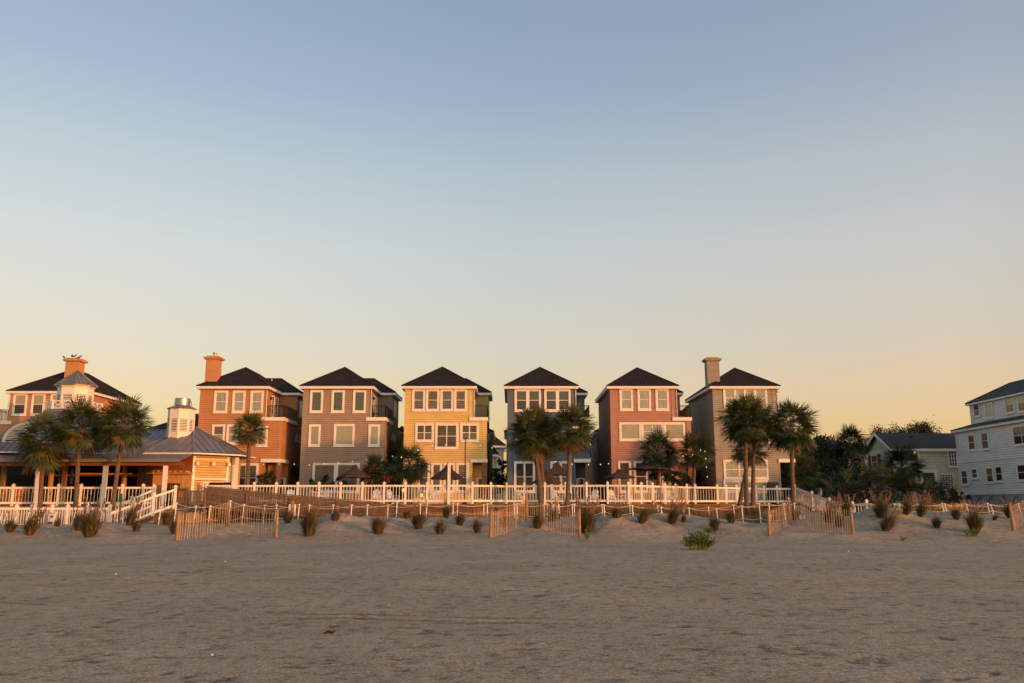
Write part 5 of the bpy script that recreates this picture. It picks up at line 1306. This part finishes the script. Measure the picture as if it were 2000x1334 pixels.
for q in [('white slatted deck chair behind the railing left of the taupe house', 568, 64.6, .3), ('white deck chair behind the railing under the left half of the wide taupe window', 632, 65, -.4), ('white deck chair behind the railing right below the red flowers', 736, 65, .2), ('white deck chair behind the railing at the gap of the taupe and yellow houses', 768, 65.4, .9), ('white deck chair behind the railing left of the tall white post', 846, 65.2, -.2), ('white deck chair behind the railing below the blue house corner', 1012, 66.5, .1), ('white deck chair behind the railing between the two palms of the blue house', 1088, 66, .6), ('white deck chair behind the railing right of the straight palm', 1158, 65, -.5), ('white deck chair under the lowest dark umbrella, left of its pole', 1197, 65.5, .3), ('white deck chair under the lowest dark umbrella, right of its pole', 1222, 65.4, -.7), ('white deck chair behind the diagonal part of the railing', 1310, 70.5, .4)]:
    chair(*q)
for lb, u, v in (('yellow glowing lantern hung by the railing post left of the yellow house', 788, 957), ('yellow glowing lantern behind the railing below the short thick palm', 823, 967)):
    p = P(u, v, 63.6); root = empty('lantern', p, lb, 'lantern', 'yellow lanterns behind the railing'); m = MB(); m.lathe(p, [(.09, -.16), (.13, -.1), (.13, .08), (.10, .12)], 10); m.build('lamp_glass', LANT, root, True)
    m = MB(); m.lathe(p, [(.14, .12), (.10, .18), (.03, .24), (.01, .30)], 10); m.lathe((p.x, p.y, DZ), [(.12, 0), (.02, .04), (.02, p.z - DZ - .16)], 8); m.build('stand', BLACK, root)
m = MB(); a, b = P(1494, 941, 76), P(1516, 941, 76)
m.box(a.x, b.x, 75.3, 75.5, DZ, P(1500, 942, 75.4).z)
tag(m.build('grill_cover', BLACK), 'black covered grill behind the railing at the right end of the deck', 'grill')
m = MB(); p = P(936, 812, 77.5); m.box(p.x - .3, p.x + .25, 77.2, 77.8, 9.33, 9.75); m.box(p.x - .3, p.x - .2, 77.2, 77.8, 9.75, 10.2); m.box(p.x + .3, p.x + .7, 77.3, 77.75, 9.33, 9.6)
tag(m.build('balcony_chair', TEAL), 'teal cushioned chair on the balcony of the yellow house', 'chair')
m = MB(); p = P(735, 812, 77.5)
for x in (-.25, .2): m.box(p.x + x, p.x + x + .05, 77.2, 77.6, 9.33, 9.75)
m.box(p.x - .25, p.x + .25, 77.2, 77.65, 9.75, 9.8); m.hexa([(p.x - .28, 77.2, 9.8), (p.x - .22, 77.2, 9.8), (p.x - .22, 77.65, 9.8), (p.x - .28, 77.65, 9.8), (p.x - .5, 77.2, 10.5), (p.x - .44, 77.2, 10.5), (p.x - .44, 77.65, 10.5), (p.x - .5, 77.65, 10.5)])
tag(m.build('balcony_chair', BLACK), 'dark reclining chair on the balcony of the taupe house', 'chair')
# signs
s = empty('notice_board', (P(100, 1012, 56.7).x, 56.8, .3), 'white notice with red lettering marks hung on the low left railing', 'sign')
a, b = P(93, 1021, 56.8), P(109, 1003, 56.8)
m = MB(); m.box(a.x, b.x, 56.8, 56.84, a.z, b.z); m.build('board', SIGNW, s)
m = MB(); m.face([(a.x + .08, 56.795, b.z - .12), ((a.x + b.x) / 2, 56.795, a.z + .25), (b.x - .08, 56.795, b.z - .12)]); m.build('emblem', SIGNR, s)
m = MB(); m.box(a.x, b.x, 56.79, 56.80, a.z - .08, a.z + .06); m.box(a.x, b.x, 56.79, 56.80, b.z, b.z + .05); m.build('border', SIGNB, s)
s = empty('sign_post', (P(236, 1010, 56).x, 56, .3), 'narrow post with small green plate beside the left ramp', 'sign'); p = P(236, 972, 56)
m = MB(); m.box(p.x - .05, p.x + .05, 56, 56.08, .2, P(236, 964, 56).z); m.build('post', WOOD, s); m = MB(); m.box(p.x - .1, p.x + .1, 55.96, 55.995, P(236, 980, 56).z, P(236, 964, 56).z); m.build('plate', GREENS, s)
def marker(label, u, v0, v1, Y):
    a = P(u, v1, Y); t = P(u, v0, Y); s = empty('path_marker', (a.x, Y, gz(a.x, Y)), label, 'post', 'wooden path markers'); m = MB(); m.box(a.x - .07, a.x + .07, Y, Y + .12, gz(a.x, Y) - .1, P(u, v0 - 7, Y).z); m.build('post', POSTW, s)
    for dx in (-.2, .12): m = MB(); m.box(a.x + dx, a.x + dx + .1, Y - .05, Y + .02, a.z, t.z); m.build('plate', VINYL, s)
marker('wooden marker post with two white plates behind the middle sand fence', 1086, 985, 1003, 53.5)
marker('wooden marker post with two white plates before the wooden walkway', 570, 985, 1008, 53.0)
m = MB(); p = hit(1568, 1014); m.box(p.x - .16, p.x - .03, p.y, p.y + .12, p.z - .02, p.z + .2); m.box(p.x + .02, p.x + .15, p.y, p.y + .12, p.z - .02, p.z + .2)
tag(m.build('sand_marker', VINYL), 'pair of small white blocks on the sand behind the right sand fence', 'marker')
# birds
def bird(label, p, rot, s=1.0):
    m = MB(); c_ = Vector((math.cos(rot), math.sin(rot), 0)); P3 = lambda f, h: p + c_ * f * s + Vector((0, 0, h * s))
    m.tube([P3(-.24, .05), P3(-.12, .10), P3(0, .15), P3(.09, .22), P3(.13, .27), P3(.17, .28), P3(.23, .27)], [.012 * s, .045 * s, .075 * s, .06 * s, .045 * s, .04 * s, .006 * s], 8)
    for d in (-.02, .02): q = p + Vector((-c_.y, c_.x, 0)) * d * s; m.tube([q, q + Vector((0, 0, .1 * s))], .008 * s, 4)
    tag(m.build('bird', BIRD, None, True), label, 'bird', 'dark birds perched on the roofs')
cx, cz = CH0
bird('dark bird at the left corner of the orange chimney cap behind the cupola', Vector((cx - .15, 80.4, cz - .05)), 2.6)
bird('upright dark bird on the middle of the chimney behind the cupola, left of its pair', Vector((cx + .55, 80.5, cz + .05)), 2.0, 1.2)
bird('dark bird on the middle of the chimney behind the cupola, right of its pair', Vector((cx + .78, 80.5, cz + .05)), .6, 1.1)
bird('dark bird at the right corner of the orange chimney cap behind the cupola', Vector((cx + 1.33, 80.4, cz - .05)), .4, 1.1)
p = P(180, 757, 79.0)
bird('dark bird sitting on the orange house roof just right of the cupola', Vector((p.x, 79.3, p.z - .05)), .3, 1.2)
# beach litter
m = MB(); p = hit(641, 1239); m.tube([p + Vector((-.07, 0, .01)), p + Vector((0, .02, .03)), p + Vector((.06, .01, .02)), p + Vector((.10, .03, .045))], [.008, .022, .018, .006], 6)
tag(m.build('driftwood', RUBBER), 'small dark piece of driftwood on the foreground sand', 'driftwood')
for lb, u, v, s in (('white shell on the sand at the left, below the plumed grass', 226, 1122, .024), ('white shell low in the foreground, left of the driftwood', 414, 1281, .013), ('white shell in front of the left sand fence', 440, 1097, .024), ('white shell in front of the right sand fence', 1657, 1077, .026)):
    m = MB(); p = hit(u, v); m.lathe(p, [(s, -.01), (s * .9, s * .5), (s * .3, s * .9), (.002, s)], 9); tag(m.build('seashell', SHELL, None, True), lb, 'shell', 'white shells on the beach')
